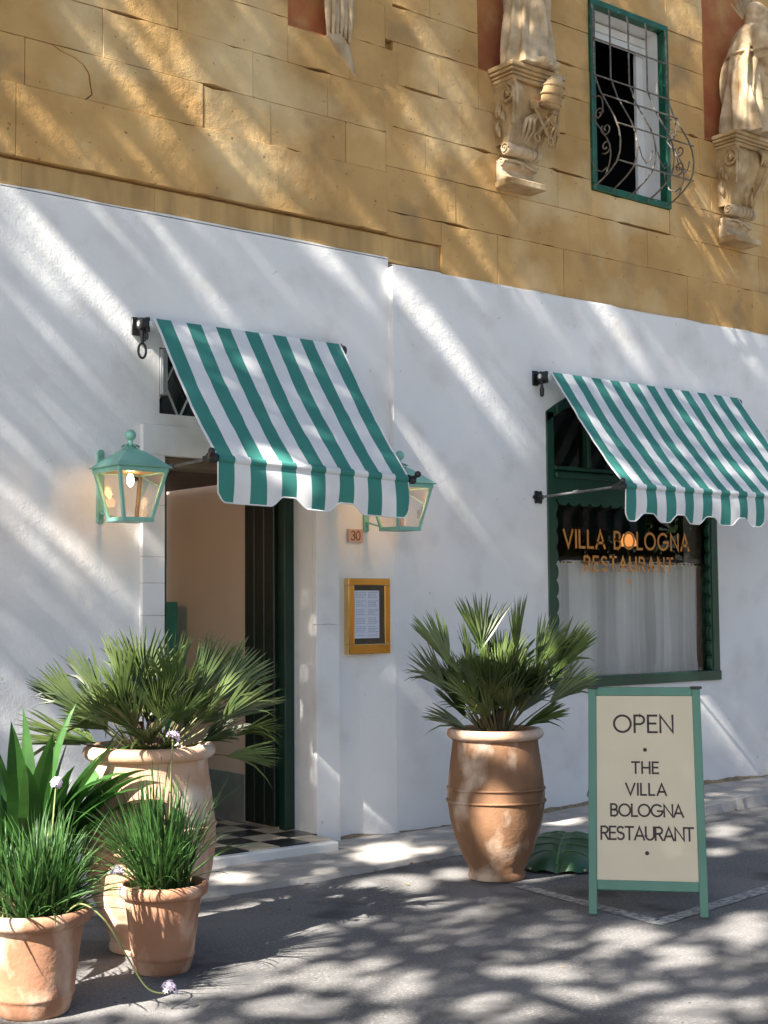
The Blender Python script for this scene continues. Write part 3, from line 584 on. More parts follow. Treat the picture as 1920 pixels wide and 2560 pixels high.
# ------------------------------------------------------------------ awnings
def awning(X0, nstripe, y_wall, label, hook, lobes, tilt=0):
    sw_ = .1065; W_ = nstripe*sw_; X1 = X0+W_; zr = 3.265; yr = y_wall-.075; zb0 = 2.392; ZB = lambda x: zb0+tilt*(x-X0)/W_; yb = y_wall-.80
    A = thing('awning', (X0, y_wall, zr), label, 'awning', 'striped awnings over the openings')
    # fabric
    mb = MB(); K = 5; NR = 18; xs = [X0+sw_*i/K for i in range(nstripe*K+1)]
    def prof(t, x):
        zb = ZB(x)
        sag = -.030*sin(pi*t)*(1) - .012*sin(pi*min(1, t*1.0))*sin(pi*(x-X0)/W_)
        wr = (.006*sin(x*9+t*7)+.0035*sin(x*23-t*15)+.0025*sin(x*47+t*31)+.002*sin(x*15-t*53))*sin(pi*t)**.6
        y = yr-.035+(yb+.0-(yr-.035))*t; z = zr+.035+(zb+.022-(zr+.035))*t
        return y, z+sag+wr
    for r in range(NR+1):
        for x in xs: y, z = prof(r/NR, x); mb.v.append((x, y, z))
    nx = len(xs)
    for r in range(NR):
        for i in range(nx-1): k = r*nx+i; mb.f.append((k, k+1, k+nx+1, k+nx)); mb.m.append((i//K) % 2)
    mb2 = MB()
    build('fabric', mb, [M['teal'], M['canvas']], A, smooth=60, fixn=False)
    for x_, s_ in ((X0, -1), (X1, 1)):
        mb = MB(); pts = [prof(r/NR, x_) for r in range(NR+1)]
        for (ya, za), (yb_, zb_) in zip(pts, pts[1:]): mb.quad((x_, ya, za+.003), (x_+s_*.014, ya, za+.003), (x_+s_*.014, yb_, zb_+.003), (x_, yb_, zb_+.003)); mb.quad((x_+s_*.014, ya, za+.003), (x_+s_*.014, ya, za-.004), (x_+s_*.014, yb_, zb_-.004), (x_+s_*.014, yb_, zb_+.003))
        build('edge_binding', mb, M['canvas'], A, fixn=False)
    # front bar wrapped in the same cloth
    mb = MB()
    for i in range(nstripe):
        a, b = X0+i*sw_, X0+(i+1)*sw_; n = 14; base = len(mb.v)
        for x in (a, b):
            for k in range(n): mb.v.append((x, yb+.026*cos(2*pi*k/n), ZB(x)+.026*sin(2*pi*k/n)))
        for k in range(n): mb.f.append((base+k, base+(k+1) % n, base+n+(k+1) % n, base+n+k)); mb.m.append(i % 2)
    build('front_bar', mb, [M['teal'], M['canvas']], A, smooth=60)
    # valance with lobed lower edge
    mb = MB(); K = 10; xs = [X0+sw_*i/K for i in range(nstripe*K+1)]; notch = [X0+sw_*q for q in lobes]
    def low(x):
        d = min(abs(x-q) for q in notch)/sw_
        t = min(1, max(0, (d-.32)/.95)); t = t*t*(3-2*t); e = min((x-X0), (X1-x))/sw_
        v = .176+.060*t
        if e < .5: v -= .055*(1-e/.5)**2
        return v
    NV = 6
    for r in range(NV+1):
        for x in xs:
            t = r/NV; h = low(x); mb.v.append((x, yb-.012-.010*sin(pi*t)+.010*sin(x*7.5+1)*t+.006*sin(x*19)*t, ZB(x)-.010-h*t))
    nx = len(xs)
    for r in range(NV):
        for i in range(nx-1): k = r*nx+i; mb.f.append((k, k+1, k+nx+1, k+nx)); mb.m.append((i//K) % 2)
    build('valance', mb, [M['teal'], M['canvas']], A, smooth=60, fixn=False)
    mb = MB(); pts = [mb_ for mb_ in [(x, yb-.014+.010*sin(x*7.5+1)+.006*sin(x*19), ZB(x)-.010-low(x)) for x in xs]]
    mb.tube([(X0-.004, yb-.016, ZB(X0)-.02)]+pts+[(X1+.004, yb-.016, ZB(X1)-.02)], .0045, 5); build('valance_piping', mb, M['canvas'], A, smooth=60)
    # roller and its end brackets
    mb = MB(); mb.tube([(X0-.04, yr, zr), (X1+.03, yr, zr)], .034, 14); build('roller', mb, M['canvas'], A, smooth=50)
    for x_, s_ in ((X0-.045, -1), (X1+.022, 1)):
        mb = MB(); mb.box(x_-.012, x_+.012, y_wall-.105, y_wall-.001, zr-.050, zr+.040); mb.tube([(x_+s_*.012, yr, zr+.0), (x_+s_*.05, yr, zr)], [.040, .036], 16)
        mb.box(min(x_, x_+s_*.06), max(x_, x_+s_*.06), y_wall-.014, y_wall-.001, zr-.062, zr+.050)
        e = build('end_bracket', mb, M['black'], A, smooth=40, bevel=.003)
        if s_ < 0:
            mb = MB(); mb.lathe([(.0001, 0), (.018, 0)], (0, 0), 14, 0, False, False); mb.v = [(x_-.0525, yr+v[0], zr+v[1]) for v in mb.v]; build('white_cap', mb, M['canvas'], e)
            mb = MB(); xh = x_-.03
            if hook == 'ring':
                mb.tube([(xh, yr, zr-.04), (xh, yr-.005, zr-.12)], [.014, .009], 8); mb.tube([(xh+.02, yr, zr-.04)]+[(xh+.022+.0*t, yr+.03*sin(t), zr-.075-.03*cos(t)) for t in [i*.5 for i in range(12)]], .007, 6)
                mb.tube([(xh+.026*sin(t), yr-.006, zr-.165-.045*cos(t)) for t in [2*pi*i/20 for i in range(21)]], .0075, 6)
            else: mb.tube([(xh, yr, zr-.04), (xh, yr, zr-.07), (xh, yr, zr-.10), (xh, yr, zr-.145), (xh, yr, zr-.155)], [.008, .010, .018, .015, .004], 10)
            build('winding_eye', mb, M['black'], e, smooth=50)
    # side arms
    for x_, s_ in ((X0-.030, -1), (X1+.030, 1)):
        xp = x_-.0 + s_*.035; pz = 2.362; zb = ZB(x_)
        mb = MB(); mb.tube([(xp, y_wall-.045, pz), ((xp+x_)/2, y_wall-.3, pz+.01), (x_, yb+.05, zb-.002)], .0095, 8); mb.tube([((xp+x_)/2, y_wall-.36, pz+.014), ((xp+x_)/2, y_wall-.41, pz+.016)], .0155, 8); build('arm', mb, M['rod_grey'], A, smooth=50)
        mb = MB(); prof_ = []
        for k in range(24): a = 2*pi*k/24; r = .047+.008*cos(6*a); prof_.append((xp+r*cos(a), pz+r*sin(a)))
        mb.prism(prof_, 'y', y_wall-.018, y_wall-.001); mb.tube([(xp, y_wall-.018, pz), (xp, y_wall-.06, pz)], [.022, .014], 10); build('wall_pivot', mb, M['black'], A, smooth=40)
        mb = MB(); mb.tube([(x_-s_*.02, yb, zb), (x_+s_*.03, yb, zb)], [.031, .027], 12); mb.bar((x_+s_*.006, yb+.075, zb-.003), (x_+s_*.006, yb-.01, zb), .026, .034); mb.tube([(x_+s_*.02, yb, zb), (x_+s_*.03, yb-.035, zb+.028)], .012, 8); mb.sphere((x_+s_*.03, yb-.04, zb+.032), .021); build('arm_joint', mb, M['black'], A, smooth=40)
    return A
awning(4.235, 13, 0.0, 'green and white striped awning above the open doorway, the one with the hanging ring hook', 'ring', [4.5, 8.5], -.048)
awning(7.590, 21, -.05, 'wider green and white striped awning above the lettered shop window', 'drop', [2.2, 5.5, 8.9, 12.3, 15.7, 19])

# ------------------------------------------------------------------ lanterns
def lantern():
    cx_, cy_ = 3.925, -.37; zT, zB = 2.352, 2.045
    A = thing('wall_lantern', (cx_, 0, 2.25), 'lit sea green lantern on the plaster left of the doorway, fully in view', 'lantern', 'green wall lanterns either side of the door')
    ht, hb = .147, .089
    def sq(h, z): return [(cx_-h, cy_-h, z), (cx_+h, cy_-h, z), (cx_+h, cy_+h, z), (cx_-h, cy_+h, z)]
    T_, B_ = sq(ht, zT-.02), sq(hb, zB+.02)
    mb = MB()
    for a, b in list(zip(B_, T_))[:2]+list(zip(B_, T_))[3:]: mb.bar(a, b, .020, .020, up=(0, 1, 0))
    mb.box(cx_-ht-.012, cx_+ht+.012, cy_-ht-.012, cy_-ht+.012, zT-.028, zT); mb.box(cx_-ht-.012, cx_+ht+.012, cy_+ht-.012, cy_+ht+.012, zT-.028, zT)
    mb.box(cx_-ht-.012, cx_-ht+.012, cy_-ht+.012, cy_+ht-.012, zT-.028, zT); mb.box(cx_+ht-.012, cx_+ht+.012, cy_-ht+.012, cy_+ht-.012, zT-.028, zT)
    mb.box(cx_-hb-.011, cx_+hb+.011, cy_-hb-.011, cy_+hb+.011, zB, zB+.024)
    build('cage', mb, M['lantern'], A, bevel=.003)
    mb = MB(); mb.bar(B_[2], T_[2], .020, .020, up=(0, 1, 0)); build('cage_post', mb, M['wood_and_bulb_brown'], A, bevel=.003)  # back post coloured brown for the bulb's warm light on it
    for i in range(4):
        mb = MB(); j = (i+1) % 4; mb.quad(B_[i], B_[j], T_[j], T_[i]); build('pane', mb, M['lamp_glass'], A)
    mb = MB(); mb.box(cx_-ht+.013, cx_+ht-.013, cy_-ht+.013, cy_+ht-.013, zT-.024, zT-.004); build('added_roof_plate', mb, M['wood_and_bulb_brown'], A)  # brown plate added so the bulb-lit roof underside looks brown, not green
    # ogee roof
    mb = MB(); lev = [(.171, zT-.001), (.175, zT+.004), (.164, zT+.010), (.135, zT+.035), (.095, zT+.070), (.060, zT+.098), (.034, zT+.112), (.030, zT+.116)]
    for h, z in lev: mb.v += sq(h, z)
    for r in range(len(lev)-1):
        for k in range(4): k2 = (k+1) % 4; mb.f.append((r*4+k, r*4+k2, r*4+4+k2, r*4+4+k)); mb.m.append(0)
    mb.f.append((3, 2, 1, 0)); mb.m.append(0)
    rf = build('roof', mb, M['lantern'], A, smooth=28)
    mb = MB(); mb.lathe([(.029, zT+.108), (.029, zT+.132), (.020, zT+.140), (.013, zT+.146), (.0125, zT+.164)], (cx_, cy_), 18, 0, True, True)
    mb.sphere((cx_, cy_, zT+.192), .032, 18, 12); build('finial', mb, M['lantern'], rf, smooth=50)
    mb = MB(); zc = zT+.137
    for k in range(12):
        a = 2*pi*k/12; d = pi/12; P = lambda an, r, z: (cx_+r*cos(an), cy_+r*sin(an), z)
        for o in (0, -.003): mb.add([P(a-d, .018, zc+.006+o), P(a+d, .018, zc+.006+o), P(a+d, .040, zc+o), P(a+d*.3, .058, zc-.012+o), P(a-d*.3, .058, zc-.012+o), P(a-d, .040, zc+o)], [(0, 1, 2, 3, 4, 5)])
    build('leaf_collar', mb, M['lantern'], rf)
    mb = MB(); mb.tube([(cx_, cy_, zT-.001), (cx_, cy_, zT-.032)], .018, 12); build('bulb_holder', mb, M['brass'], A, smooth=40)
    mb = MB(); mb.lathe([(.009, zT-.030), (.016, zT-.045), (.021, zT-.065), (.018, zT-.085), (.007, zT-.102), (.001, zT-.106)], (cx_, cy_), 14); build('bulb', mb, M['bulb'], A, smooth=60)
    l = bpy.data.lights.new('bulb_light', 'POINT'); l.energy = .22; l.color = (1, .44, .13); l.shadow_soft_size = .03
    o = bpy.data.objects.new('bulb_light', l); COL.objects.link(o); o.parent = A; o.location = (0, cy_, zT-.130-2.25)
    # bracket on the wall
    mb = MB(); mb.box(cx_-.022, cx_+.022, -.016, -.001, 2.09, 2.455); mb.tube([(cx_, -.016, 2.075), (cx_, -.001, 2.075)], .024, 14); mb.tube([(cx_, -.016, 2.47), (cx_, -.001, 2.47)], .024, 14)
    mb.tube([(cx_, -.022, 2.075), (cx_, -.016, 2.075)], .008, 8); mb.tube([(cx_, -.022, 2.47), (cx_, -.016, 2.47)], .008, 8)
    mb.bar((cx_, -.016, 2.41), (cx_, cy_+.03, zT+.035), .022, .010); mb.bar((cx_, -.016, 2.12), (cx_, cy_+hb, zB+.012), .022, .010)
    build('wall_bracket', mb, M['lantern'], A, smooth=35, bevel=.002)
    return A
LA = lantern()
L2 = copy_tree(LA, None, (5.921, 0, 2.255)); L2['label'] = 'lit sea green lantern right of the doorway, partly hidden behind the awning corner'

# ------------------------------------------------------------------ plaque and menu case
NP = thing('number_plaque', (5.823, 0, 2.03), 'small pink clay house number plaque reading 30 on the white plaster', 'plaque')
mb = MB(); mb.box(5.762, 5.886, -.016, -.001, 1.988, 2.076); pq = build('plate', mb, M['clay'], NP, bevel=.006, seg=2)
mb = MB(); mb.box(5.762, 5.886, -.021, -.0165, 2.069, 2.076); mb.box(5.762, 5.886, -.021, -.0165, 1.988, 1.995); mb.box(5.762, 5.769, -.021, -.0165, 1.9955, 2.0685); mb.box(5.879, 5.886, -.021, -.0165, 1.9955, 2.0685); build('rim', mb, M['clay'], pq, bevel=.003)
mb = MB(); stroke_mesh(mb, text_strokes('30', 5.788, 5.862, 2.003, 2.062), .009, lambda u, v, nn: (u, -.0165-nn, v), .003); build('numerals', mb, M['clay_dark'], pq, fixn=False)
MC = thing('menu_case', (5.935, 0, 1.49), 'polished brass framed menu case on the wall right of the door', 'menu case')
a, b, c, d, dp = 5.734, 6.092, 1.238, 1.745, .055
mb = MB(); f = .047
mb.box(a, b, -dp, -.001, c, c+f+.02); mb.box(a, b, -dp, -.001, d-f, d); mb.box(a, a+f, -dp, -.001, c+f+.02, d-f); mb.box(b-f, b, -dp, -.001, c+f+.02, d-f); fr = build('frame', mb, M['brass'], MC, bevel=.004, seg=2)
mb = MB(); mb.box(a+f, b-f, -.044, -.002, c+f+.02, d-f); build('backing', mb, M['menu_back'], MC)
mb = MB(); mb.box(a+f+.008, b-f-.045, -.0465, -.0445, c+f+.058, d-f-.035); sh = build('menu_sheet', mb, M['paper'], MC)
mb = MB(); rr = random.Random(4); xa, xb, za, zb = a+f+.02, b-f-.056, c+f+.075, d-f-.05; z = zb; k = 0
while z > za:
    for (p, q) in ((xa, (xa+xb)/2-.01), ((xa+xb)/2+.01, xb)):
        if k % 5 == 4: continue
        t = p
        while t < p+(q-p)*rr.uniform(.6, 1):
            wd = rr.uniform(.008, .024); mb.quad((t, -.047, z), (min(t+wd, q), -.047, z), (min(t+wd, q), -.047, z+.0045), (t, -.047, z+.0045)); t += wd+.005
    z -= .0115; k += 1
build('print', mb, M['ink'], sh, fixn=False)
mb = MB(); mb.quad((a+f, -.050, c+f+.02), (b-f, -.050, c+f+.02), (b-f, -.050, d-f), (a+f, -.050, d-f)); build('pane', mb, M['menu_glass'], MC)

# ------------------------------------------------------------------ carved corbels and statues
def corbel(X0, label, kind, ztop=5.56):
    cw, cp = .575, .27; z0 = ztop
    A = thing('carved_corbel', (X0+cw/2, 0, z0), label, 'corbel', 'carved stone corbels below the statues')
    mb = MB()
    for i, (e, za, zb) in enumerate(((.0, -.035, 0), (-.014, -.062, -.036), (-.032, -.085, -.063), (-.046, -.118, -.086))):
        mb.box(X0-e, X0+cw+e, -cp-e if e < 0 else -cp, -.001, z0+za, z0+zb) if False else mb.box(X0-e*1.0, X0+cw+e*1.0, -(cp+e), -.001, z0+za, z0+zb)
    build('cap', mb, M['carved'], A, bevel=.008, seg=2)
    xa, xb = X0+.055, X0+cw-.055; zc = z0-.119; zb = 4.985
    pr = [(0, 0), (.205, 0), (.228, .05), (.232, .12), (.215, .20), (.18, .28), (.145, .34), (.12, .40), (.105, zc-zb)]
    mb = MB(); nx = 12
    for i in range(nx+1):
        t = i/nx; 
        for (p, dz) in pr[1:]:
            tp = dz/(zc-zb); x = xa+.02*tp+(xb-xa-.11*tp)*t
            groove = .0
            if kind == 'fluted': groove = .030*abs(sin(pi*t*3))*(1 if .12 < t < .9 else 0)*(0.4+.6*sin(pi*min(1, tp*1.1)))
            else: groove = .018*sin(pi*t) if .2 < t < .8 else 0
            mb.v.append((x, -(p-groove), zc-dz))
    m_ = len(pr)-1
    for i in range(nx):
        for j in range(m_-1): k = i*m_+j; mb.f.append((k, k+1, k+m_+1, k+m_)); mb.m.append(0)
    for i in (0, nx):
        k = i*m_; s0 = len(mb.v); mb.v += [(mb.v[k][0], 0, zc), (mb.v[k+m_-1][0], 0, zb)]; mb.f.append(tuple([s0]+[k+j for j in range(m_)]+[s0+1])); mb.m.append(0)
    build('console', mb, M['carved'], A, smooth=45)
    # volutes: a raised spiral ridge on each side, and edge fillets on the front
    for sx in (xa-.004, xb+.0):
        mb = MB(); sp = spiral((.160, zc-.100), .078, .012, pi*.55, -1.6, 34); mb.tube([(sx, -p, z) for p, z in [(.215, zc-.34), (.222, zc-.24), (.232, zc-.14)]+sp], [.012]*3+[.017]*20+[.013]*15, 6); mb.sphere((sx, -.165, zc-.095), .022, 10, 6)
        build('volute', mb, M['carved'], A, smooth=60)
    for s_ in (0, 1):
        mb = MB(); mb.tube([((xa+.018+.02*dz/.45) if s_ == 0 else (xb-.018-.09*dz/.45), -p-.004, zc-dz) for p, dz in pr[1:]], .018, 7); build('fillet', mb, M['carved'], A, smooth=60)
    # acanthus on the exposed side
    mb = MB()
    for q, (y, z, l, an) in enumerate(((-.05, zc-.20, .12, 1.9), (-.09, zc-.22, .11, 1.5), (-.13, zc-.26, .09, 1.25), (-.05, zc-.33, .10, 1.9), (-.08, zc-.37, .08, 1.5))):
        pts = [(xa-.006-.012*sin(pi*t), y-(l*t)*cos(an)*-1*.6, z+l*t*sin(an)-l*.5) for t in (0, .25, .5, .75, 1)]; mb.tube(pts, [.006, .016, .018, .013, .005], 7)
    build('acanthus', mb, M['carved'], A, smooth=60)
    # horizontal scroll roll
    mb = MB(); zr = 4.945; mb.tube([(xa+.01, -.115, zr), (xa+.02, -.115, zr), (xa+.13, -.11, zr-.002), (xa+.15, -.11, zr), (xa+.24, -.115, zr), (xa+.36, -.10, zr), (xa+.375, -.10, zr)], [.04, .050, .042, .046, .043, .046, .035], 14)
    for k in range(4): mb.tube([(xa+.16+k*.05+.01*sin(t), -.115-.047*sin(t), zr+.047*cos(t)) for t in [pi*i/8 for i in range(9)]], .006, 5)
    build('scroll_roll', mb, M['carved_pale'], A, smooth=50)
    mb = MB(); mb.tube([(xa+.004, -p, z) for p, z in spiral((.115, zr), .040, .008, 0, 1.4, 22)], .008, 6); build('scroll_eye', mb, M['carved_pale'], A, smooth=60)
    # lower bracket: curled top, concave sweep out to a plinth slab
    xl, xr = xa+.02, xa+.36
    poly = [(0, 4.885), (-.055, 4.885), (-.085, 4.868), (-.092, 4.842), (-.078, 4.822), (-.062, 4.815), (-.062, 4.79), (-.075, 4.762), (-.11, 4.735), (-.165, 4.716), (0, 4.716)]
    mb = MB(); mb.prism(poly, 'x', xl, xr); build('lower_bracket', mb, M['carved_pale'], A, bevel=.006)
    mb = MB(); mb.box(xl-.012, xr+.012, -.185, -.001, 4.665, 4.715); build('plinth', mb, M['carved'], A, bevel=.007)
    mb = MB(); mb.tube([(xl-.003, -p, z) for p, z in spiral((.066, 4.850), .03, .006, 2.2, -1.3, 18)], .007, 6); mb.tube([(xl+.16, -.095, 4.84), (xl+.19, -.095, 4.84)], .022, 12); mb.tube([(xl+.0, -.088, 4.862), (xl+.10, -.10, 4.872), (xl+.17, -.10, 4.868), (xl+.26, -.10, 4.845), (xr, -.085, 4.832)], .013, 7); build('curl', mb, M['carved_pale'], A, smooth=60)
    if kind == 'tiara':
        # papal style crown tipped forward above two crossed keys
        ax = Vector((.06, -.20, .85)).normalized(); c0 = Vector((X0+.36, -.295, z0-.30)); x_ = ax.cross(Vector((1, 0, 0))).normalized(); y_ = ax.cross(x_)
        prof = [(.062, 0), (.075, .012), (.080, .06), (.083, .10), (.078, .15), (.062, .20), (.035, .235), (.012, .25)]
        mb = MB(); mb.lathe(prof, (0, 0), 20, 0, True, True)
        for zz, r in ((.03, .080), (.095, .088), (.16, .080)):
            b0 = len(mb.v); mb.tube([(r*cos(2*pi*i/20), r*sin(2*pi*i/20), zz) for i in range(21)], .007, 5, 0, False)
        mb.sphere((0, 0, .26), .018, 10, 6)
        mb.v = [tuple(c0+x_*v[0]+y_*v[1]+ax*v[2]) for v in mb.v]; build('tiara', mb, M['carved'], A, smooth=50)
        mb = MB()
        for s_ in (-1, 1):
            p0 = Vector((X0+.36+s_*.10, -.235, z0-.30)); p1 = Vector((X0+.36-s_*.07, -.215, z0-.50)); mb.tube([p0, p1], .014, 8); mb.tube([(p1.x+.026*cos(t), p1.y-.01, p1.z-.02+.03*sin(t)) for t in [2*pi*i/12 for i in range(13)]], .011, 6); mb.box(p0.x-.03, p0.x+.03, p0.y-.02, p0.y+.012, p0.z-.012, p0.z+.05)
        build('crossed_keys', mb, M['carved'], A, smooth=45)
        mb = MB()
        for s_ in (-1, 1):
            for q in range(3): mb.tube([(X0+.36+s_*(.04+q*.02), -.22, z0-.34), (X0+.36+s_*(.11+q*.03), -.235+.01*q, z0-.40), (X0+.36+s_*(.08+.05*q), -.20, z0-.47), (X0+.36+s_*(.12+.03*q), -.17, z0-.55)], [.008, .018, .014, .006], 6)
        build('ribbons', mb, M['carved'], A, smooth=60)
    else:
        mb = MB(); mb.tube([(X0+.30, -.13, 5.12), (X0+.30, -.155, 5.16), (X0+.33, -.165, 5.19), (X0+.37, -.16, 5.19), (X0+.39, -.14, 5.15)], [.012, .018, .02, .018, .012], 7); mb.box(X0+.28, X0+.31, -.14, -.1, 5.02, 5.13); mb.box(X0+.37, X0+.40, -.135, -.1, 5.02, 5.13); build('shield', mb, M['carved'], A, smooth=45, bevel=.004)
        mb = MB()
        for q in range(5): mb.tube([(X0+.36+q*.035, -.24-.01*(q % 2), z0-.12), (X0+.38+q*.03, -.275, z0-.17), (X0+.37+q*.035, -.25, z0-.24)], [.016, .024, .008], 6)
        build('leaf_festoon', mb, M['carved'], A, smooth=60)
    # bird deterrent debris / twigs on the cap
    mb = MB(); rr = random.Random(int(X0*10))
    for q in range(26):
        x = X0+cw*rr.uniform(.25, 1.02); y = -cp*rr.uniform(.5, 1.05); an = rr.uniform(0, 6.28); L_ = rr.uniform(.05, .13); mb.tube([(x, y, z0+.004), (x+L_*.5*cos(an), y+L_*.5*sin(an)*.6, z0+.02+rr.random()*.03), (x+L_*cos(an), y+L_*.6*sin(an), z0+rr.random()*.08)], [.004, .004, .002], 4)
    build('twig', mb, M['carved_pale'], A)
    return A
corbel(7.112, 'carved corbel with a tiara and crossed keys, left of the barred window', 'tiara')
corbel(9.765, 'carved fluted corbel right of the barred window under the praying statue', 'fluted', 5.60)

def statue(cx_, cy_, z0, hgt, yaw, label, pose, bulk=1.0):
    """robed stone figure: one continuous remeshed body"""
    A = thing('statue', (cx_, cy_, z0), label, 'statue', 'stone saints above the corbels')
    mb = MB(); h = hgt; NT = 56
    lv = [(0, .150, .125), (.05, .148, .122), (.12, .138, .112), (.22, .128, .100), (.34, .122, .094), (.45, .122, .092), (.54, .118, .088), (.60, .112, .084), (.66, .118, .086), (.73, .128, .086), (.78, .125, .080), (.815, .095, .066), (.835, .052, .050), (.86, .040, .042), (.875, .041, .044)]
    bow = .10 if pose == 'pray' else .03
    base = len(mb.v); rr = random.Random(3 if pose == 'pray' else 8); phs = [rr.uniform(0, 6.28) for _ in range(6)]
    def cen(t): return Vector((.02*sin(t*4), -bow*max(0, t-.55)**1.2*1.6+(.015*sin(t*5)), 0))*h
    for (t, rx, ry) in lv:
        for k in range(NT):
            a = 2*pi*k/NT; amt = max(0, min(1, (.80-t)/.25))
            fold = amt*(.26*abs(sin(4*a+phs[0]+t*2.2))**.6+.11*sin(11*a+phs[1]-t*5)+.09*sin(7*a+phs[2]+t*8)) - .17*amt
            if pose != 'pray': fold += .10*amt*max(0, sin(2*a+7*t+1))
            c = cen(t); mb.v.append((c.x+rx*h*(1+fold)*cos(a), c.y+ry*h*(1+fold)*sin(a), t*h))
    for r in range(len(lv)-1):
        for k in range(NT): k2 = (k+1) % NT; mb.f.append((base+r*NT+k, base+r*NT+k2, base+(r+1)*NT+k2, base+(r+1)*NT+k)); mb.m.append(0)
    mb.f.append(tuple(base+k for k in range(NT))[::-1]); mb.m.append(0); mb.f.append(tuple(base+(len(lv)-1)*NT+k for k in range(NT))); mb.m.append(0)
    hc = cen(.92)+Vector((.0, -.022*h, .925*h)); q = h
    mb.sphere(hc, .062*q, 20, 14, sc=(.86, 1.0, 1.22)); mb.sphere(hc+Vector((0, -.058*q, -.008*q)), .014*q, 10, 8, sc=(.8, 1, 1.5))      # skull, nose
    mb.sphere(hc+Vector((0, -.030*q, -.062*q)), .036*q, 12, 8, sc=(.9, .9, 1.5))                                                      # beard
    mb.sphere(hc+Vector((0, .018*q, .014*q)), .066*q, 18, 12, sc=(.95, 1.0, 1.1)); mb.sphere(hc+Vector((0, .035*q, -.05*q)), .05*q, 14, 10, sc=(1.05, .8, 1.3))
    for s_ in (-1, 1): mb.sphere(hc+Vector((s_*.022*q, -.056*q, .018*q)), .009*q, 8, 6); mb.sphere(hc+Vector((s_*.055*q, 0, 0)), .014*q, 8, 6, sc=(.6, 1, 1.4))
    for s_ in (-1, 1):
        sh = cen(.77)+Vector((s_*.112*h, 0, .765*h)); el = cen(.6)+Vector((s_*.155*h, -.045*h, .585*h))
        hd = cen(.6)+Vector((s_*.02*h+(.03*h if pose == 'pray' else s_*.02*h), -.19*h, (.62 if pose == 'pray' else .64+.06*s_)*h))
        mb.tube([sh, (sh+el)/2+Vector((s_*.012*h, .0, 0)), el], [.052*h, .050*h, .046*h], 12)
        mb.tube([el, (el+hd)/2, hd.lerp(el, .18)], [.050*h, .052*h, .050*h], 12)
        # sleeve hanging from the forearm
        mb.tube([el.lerp(hd, .2), el.lerp(hd, .45)+Vector((0, 0, -.07*h)), el.lerp(hd, .55)+Vector((0, 0, -.16*h))], [.045*h, .035*h, .012*h], 10)
        mb.sphere(hd, .026*h, 10, 8, sc=(.7, 1.1, 1.2))
        for fi in range(4): mb.tube([hd+Vector((s_*.006*h, -.01*h, (.016-.011*fi)*h)), hd+Vector((-s_*.004*h, -.045*h, (.022-.012*fi)*h)), hd+Vector((-s_*.014*h, -.062*h-.004*h*(fi == 1), (.014-.012*fi)*h))], [.0085*h, .0085*h, .006*h], 6)
        mb.tube([hd+Vector((-s_*.01*h, 0, .02*h)), hd+Vector((-s_*.02*h, -.02*h, .036*h)), hd+Vector((-s_*.02*h, -.042*h, .036*h))], [.009*h, .009*h, .006*h], 6)
    # belt cord, mantle edge and hem toes
    mb.tube([cen(.6)+Vector((.118*h*cos(t), .092*h*sin(t), (.60+.006*sin(3*t))*h)) for t in [2*pi*i/24 for i in range(25)]], .010*h, 6)
    for ph_, amp in ((-.2, .14), (.7, .16), (1.7, .15)):
        mb.tube([cen(.7-.5*t)+Vector(((.11*cos(-pi/2+ph_+1.4*t-1.0)+.0)*h*(1+.15*t), .098*h*sin(-pi/2+ph_+1.4*t-1.0)*(1+.15*t), (.74-.58*t)*h)) for t in [i/12 for i in range(13)]], [.012*h+.012*h*sin(pi*i/12) for i in range(13)], 7)
    for s_ in (-1, 1): mb.sphere((s_*.055*h, -.125*h, .018*h), .03*h, 10, 8, sc=(.8, 1.5, .7))
    R3 = Matrix.Rotation(yaw, 3, 'Z'); mb.v = [tuple(R3 @ Vector((v[0]*bulk, v[1]*bulk, v[2]))+Vector((cx_, cy_, z0+.004))) for v in mb.v]
    o = build('body', mb, M['carved_pale'], A, smooth=180)
    rm = o.modifiers.new('remesh', 'REMESH'); rm.mode = 'VOXEL'; rm.voxel_size = .007; rm.use_smooth_shade = True
    smo = o.modifiers.new('smooth', 'SMOOTH'); smo.factor = .4; smo.iterations = 1
    if pose == 'pray':
        mb = MB(); rr = random.Random(2); hd_ = R3 @ hc + Vector((cx_, cy_, z0))
        for i in range(15):
            t = i/14; a0 = 2.75-1.75*t; base_ = hd_+Vector((.06*cos(a0)-.05, .045, .075*sin(a0)-.06*(1-t)-.02)); mb.tube([base_, base_+Vector((.19*cos(a0)*rr.uniform(.7, 1.1), -.02, .19*sin(a0)*rr.uniform(.7, 1.1)))], [.010, .006], 5)
        build('ray_crown', mb, M['carved_pale'], A)
    return A
statue(7.40, -.14, 5.562, 1.42, .25, 'robed stone saint on the tiara corbel, cut off above the knees', 'stand')
statue(10.06, -.145, 5.602, 1.20, 1.05, 'sunlit bowed stone saint with a spiky ray crown, hands joined, on the fluted corbel', 'pray', 1.28)
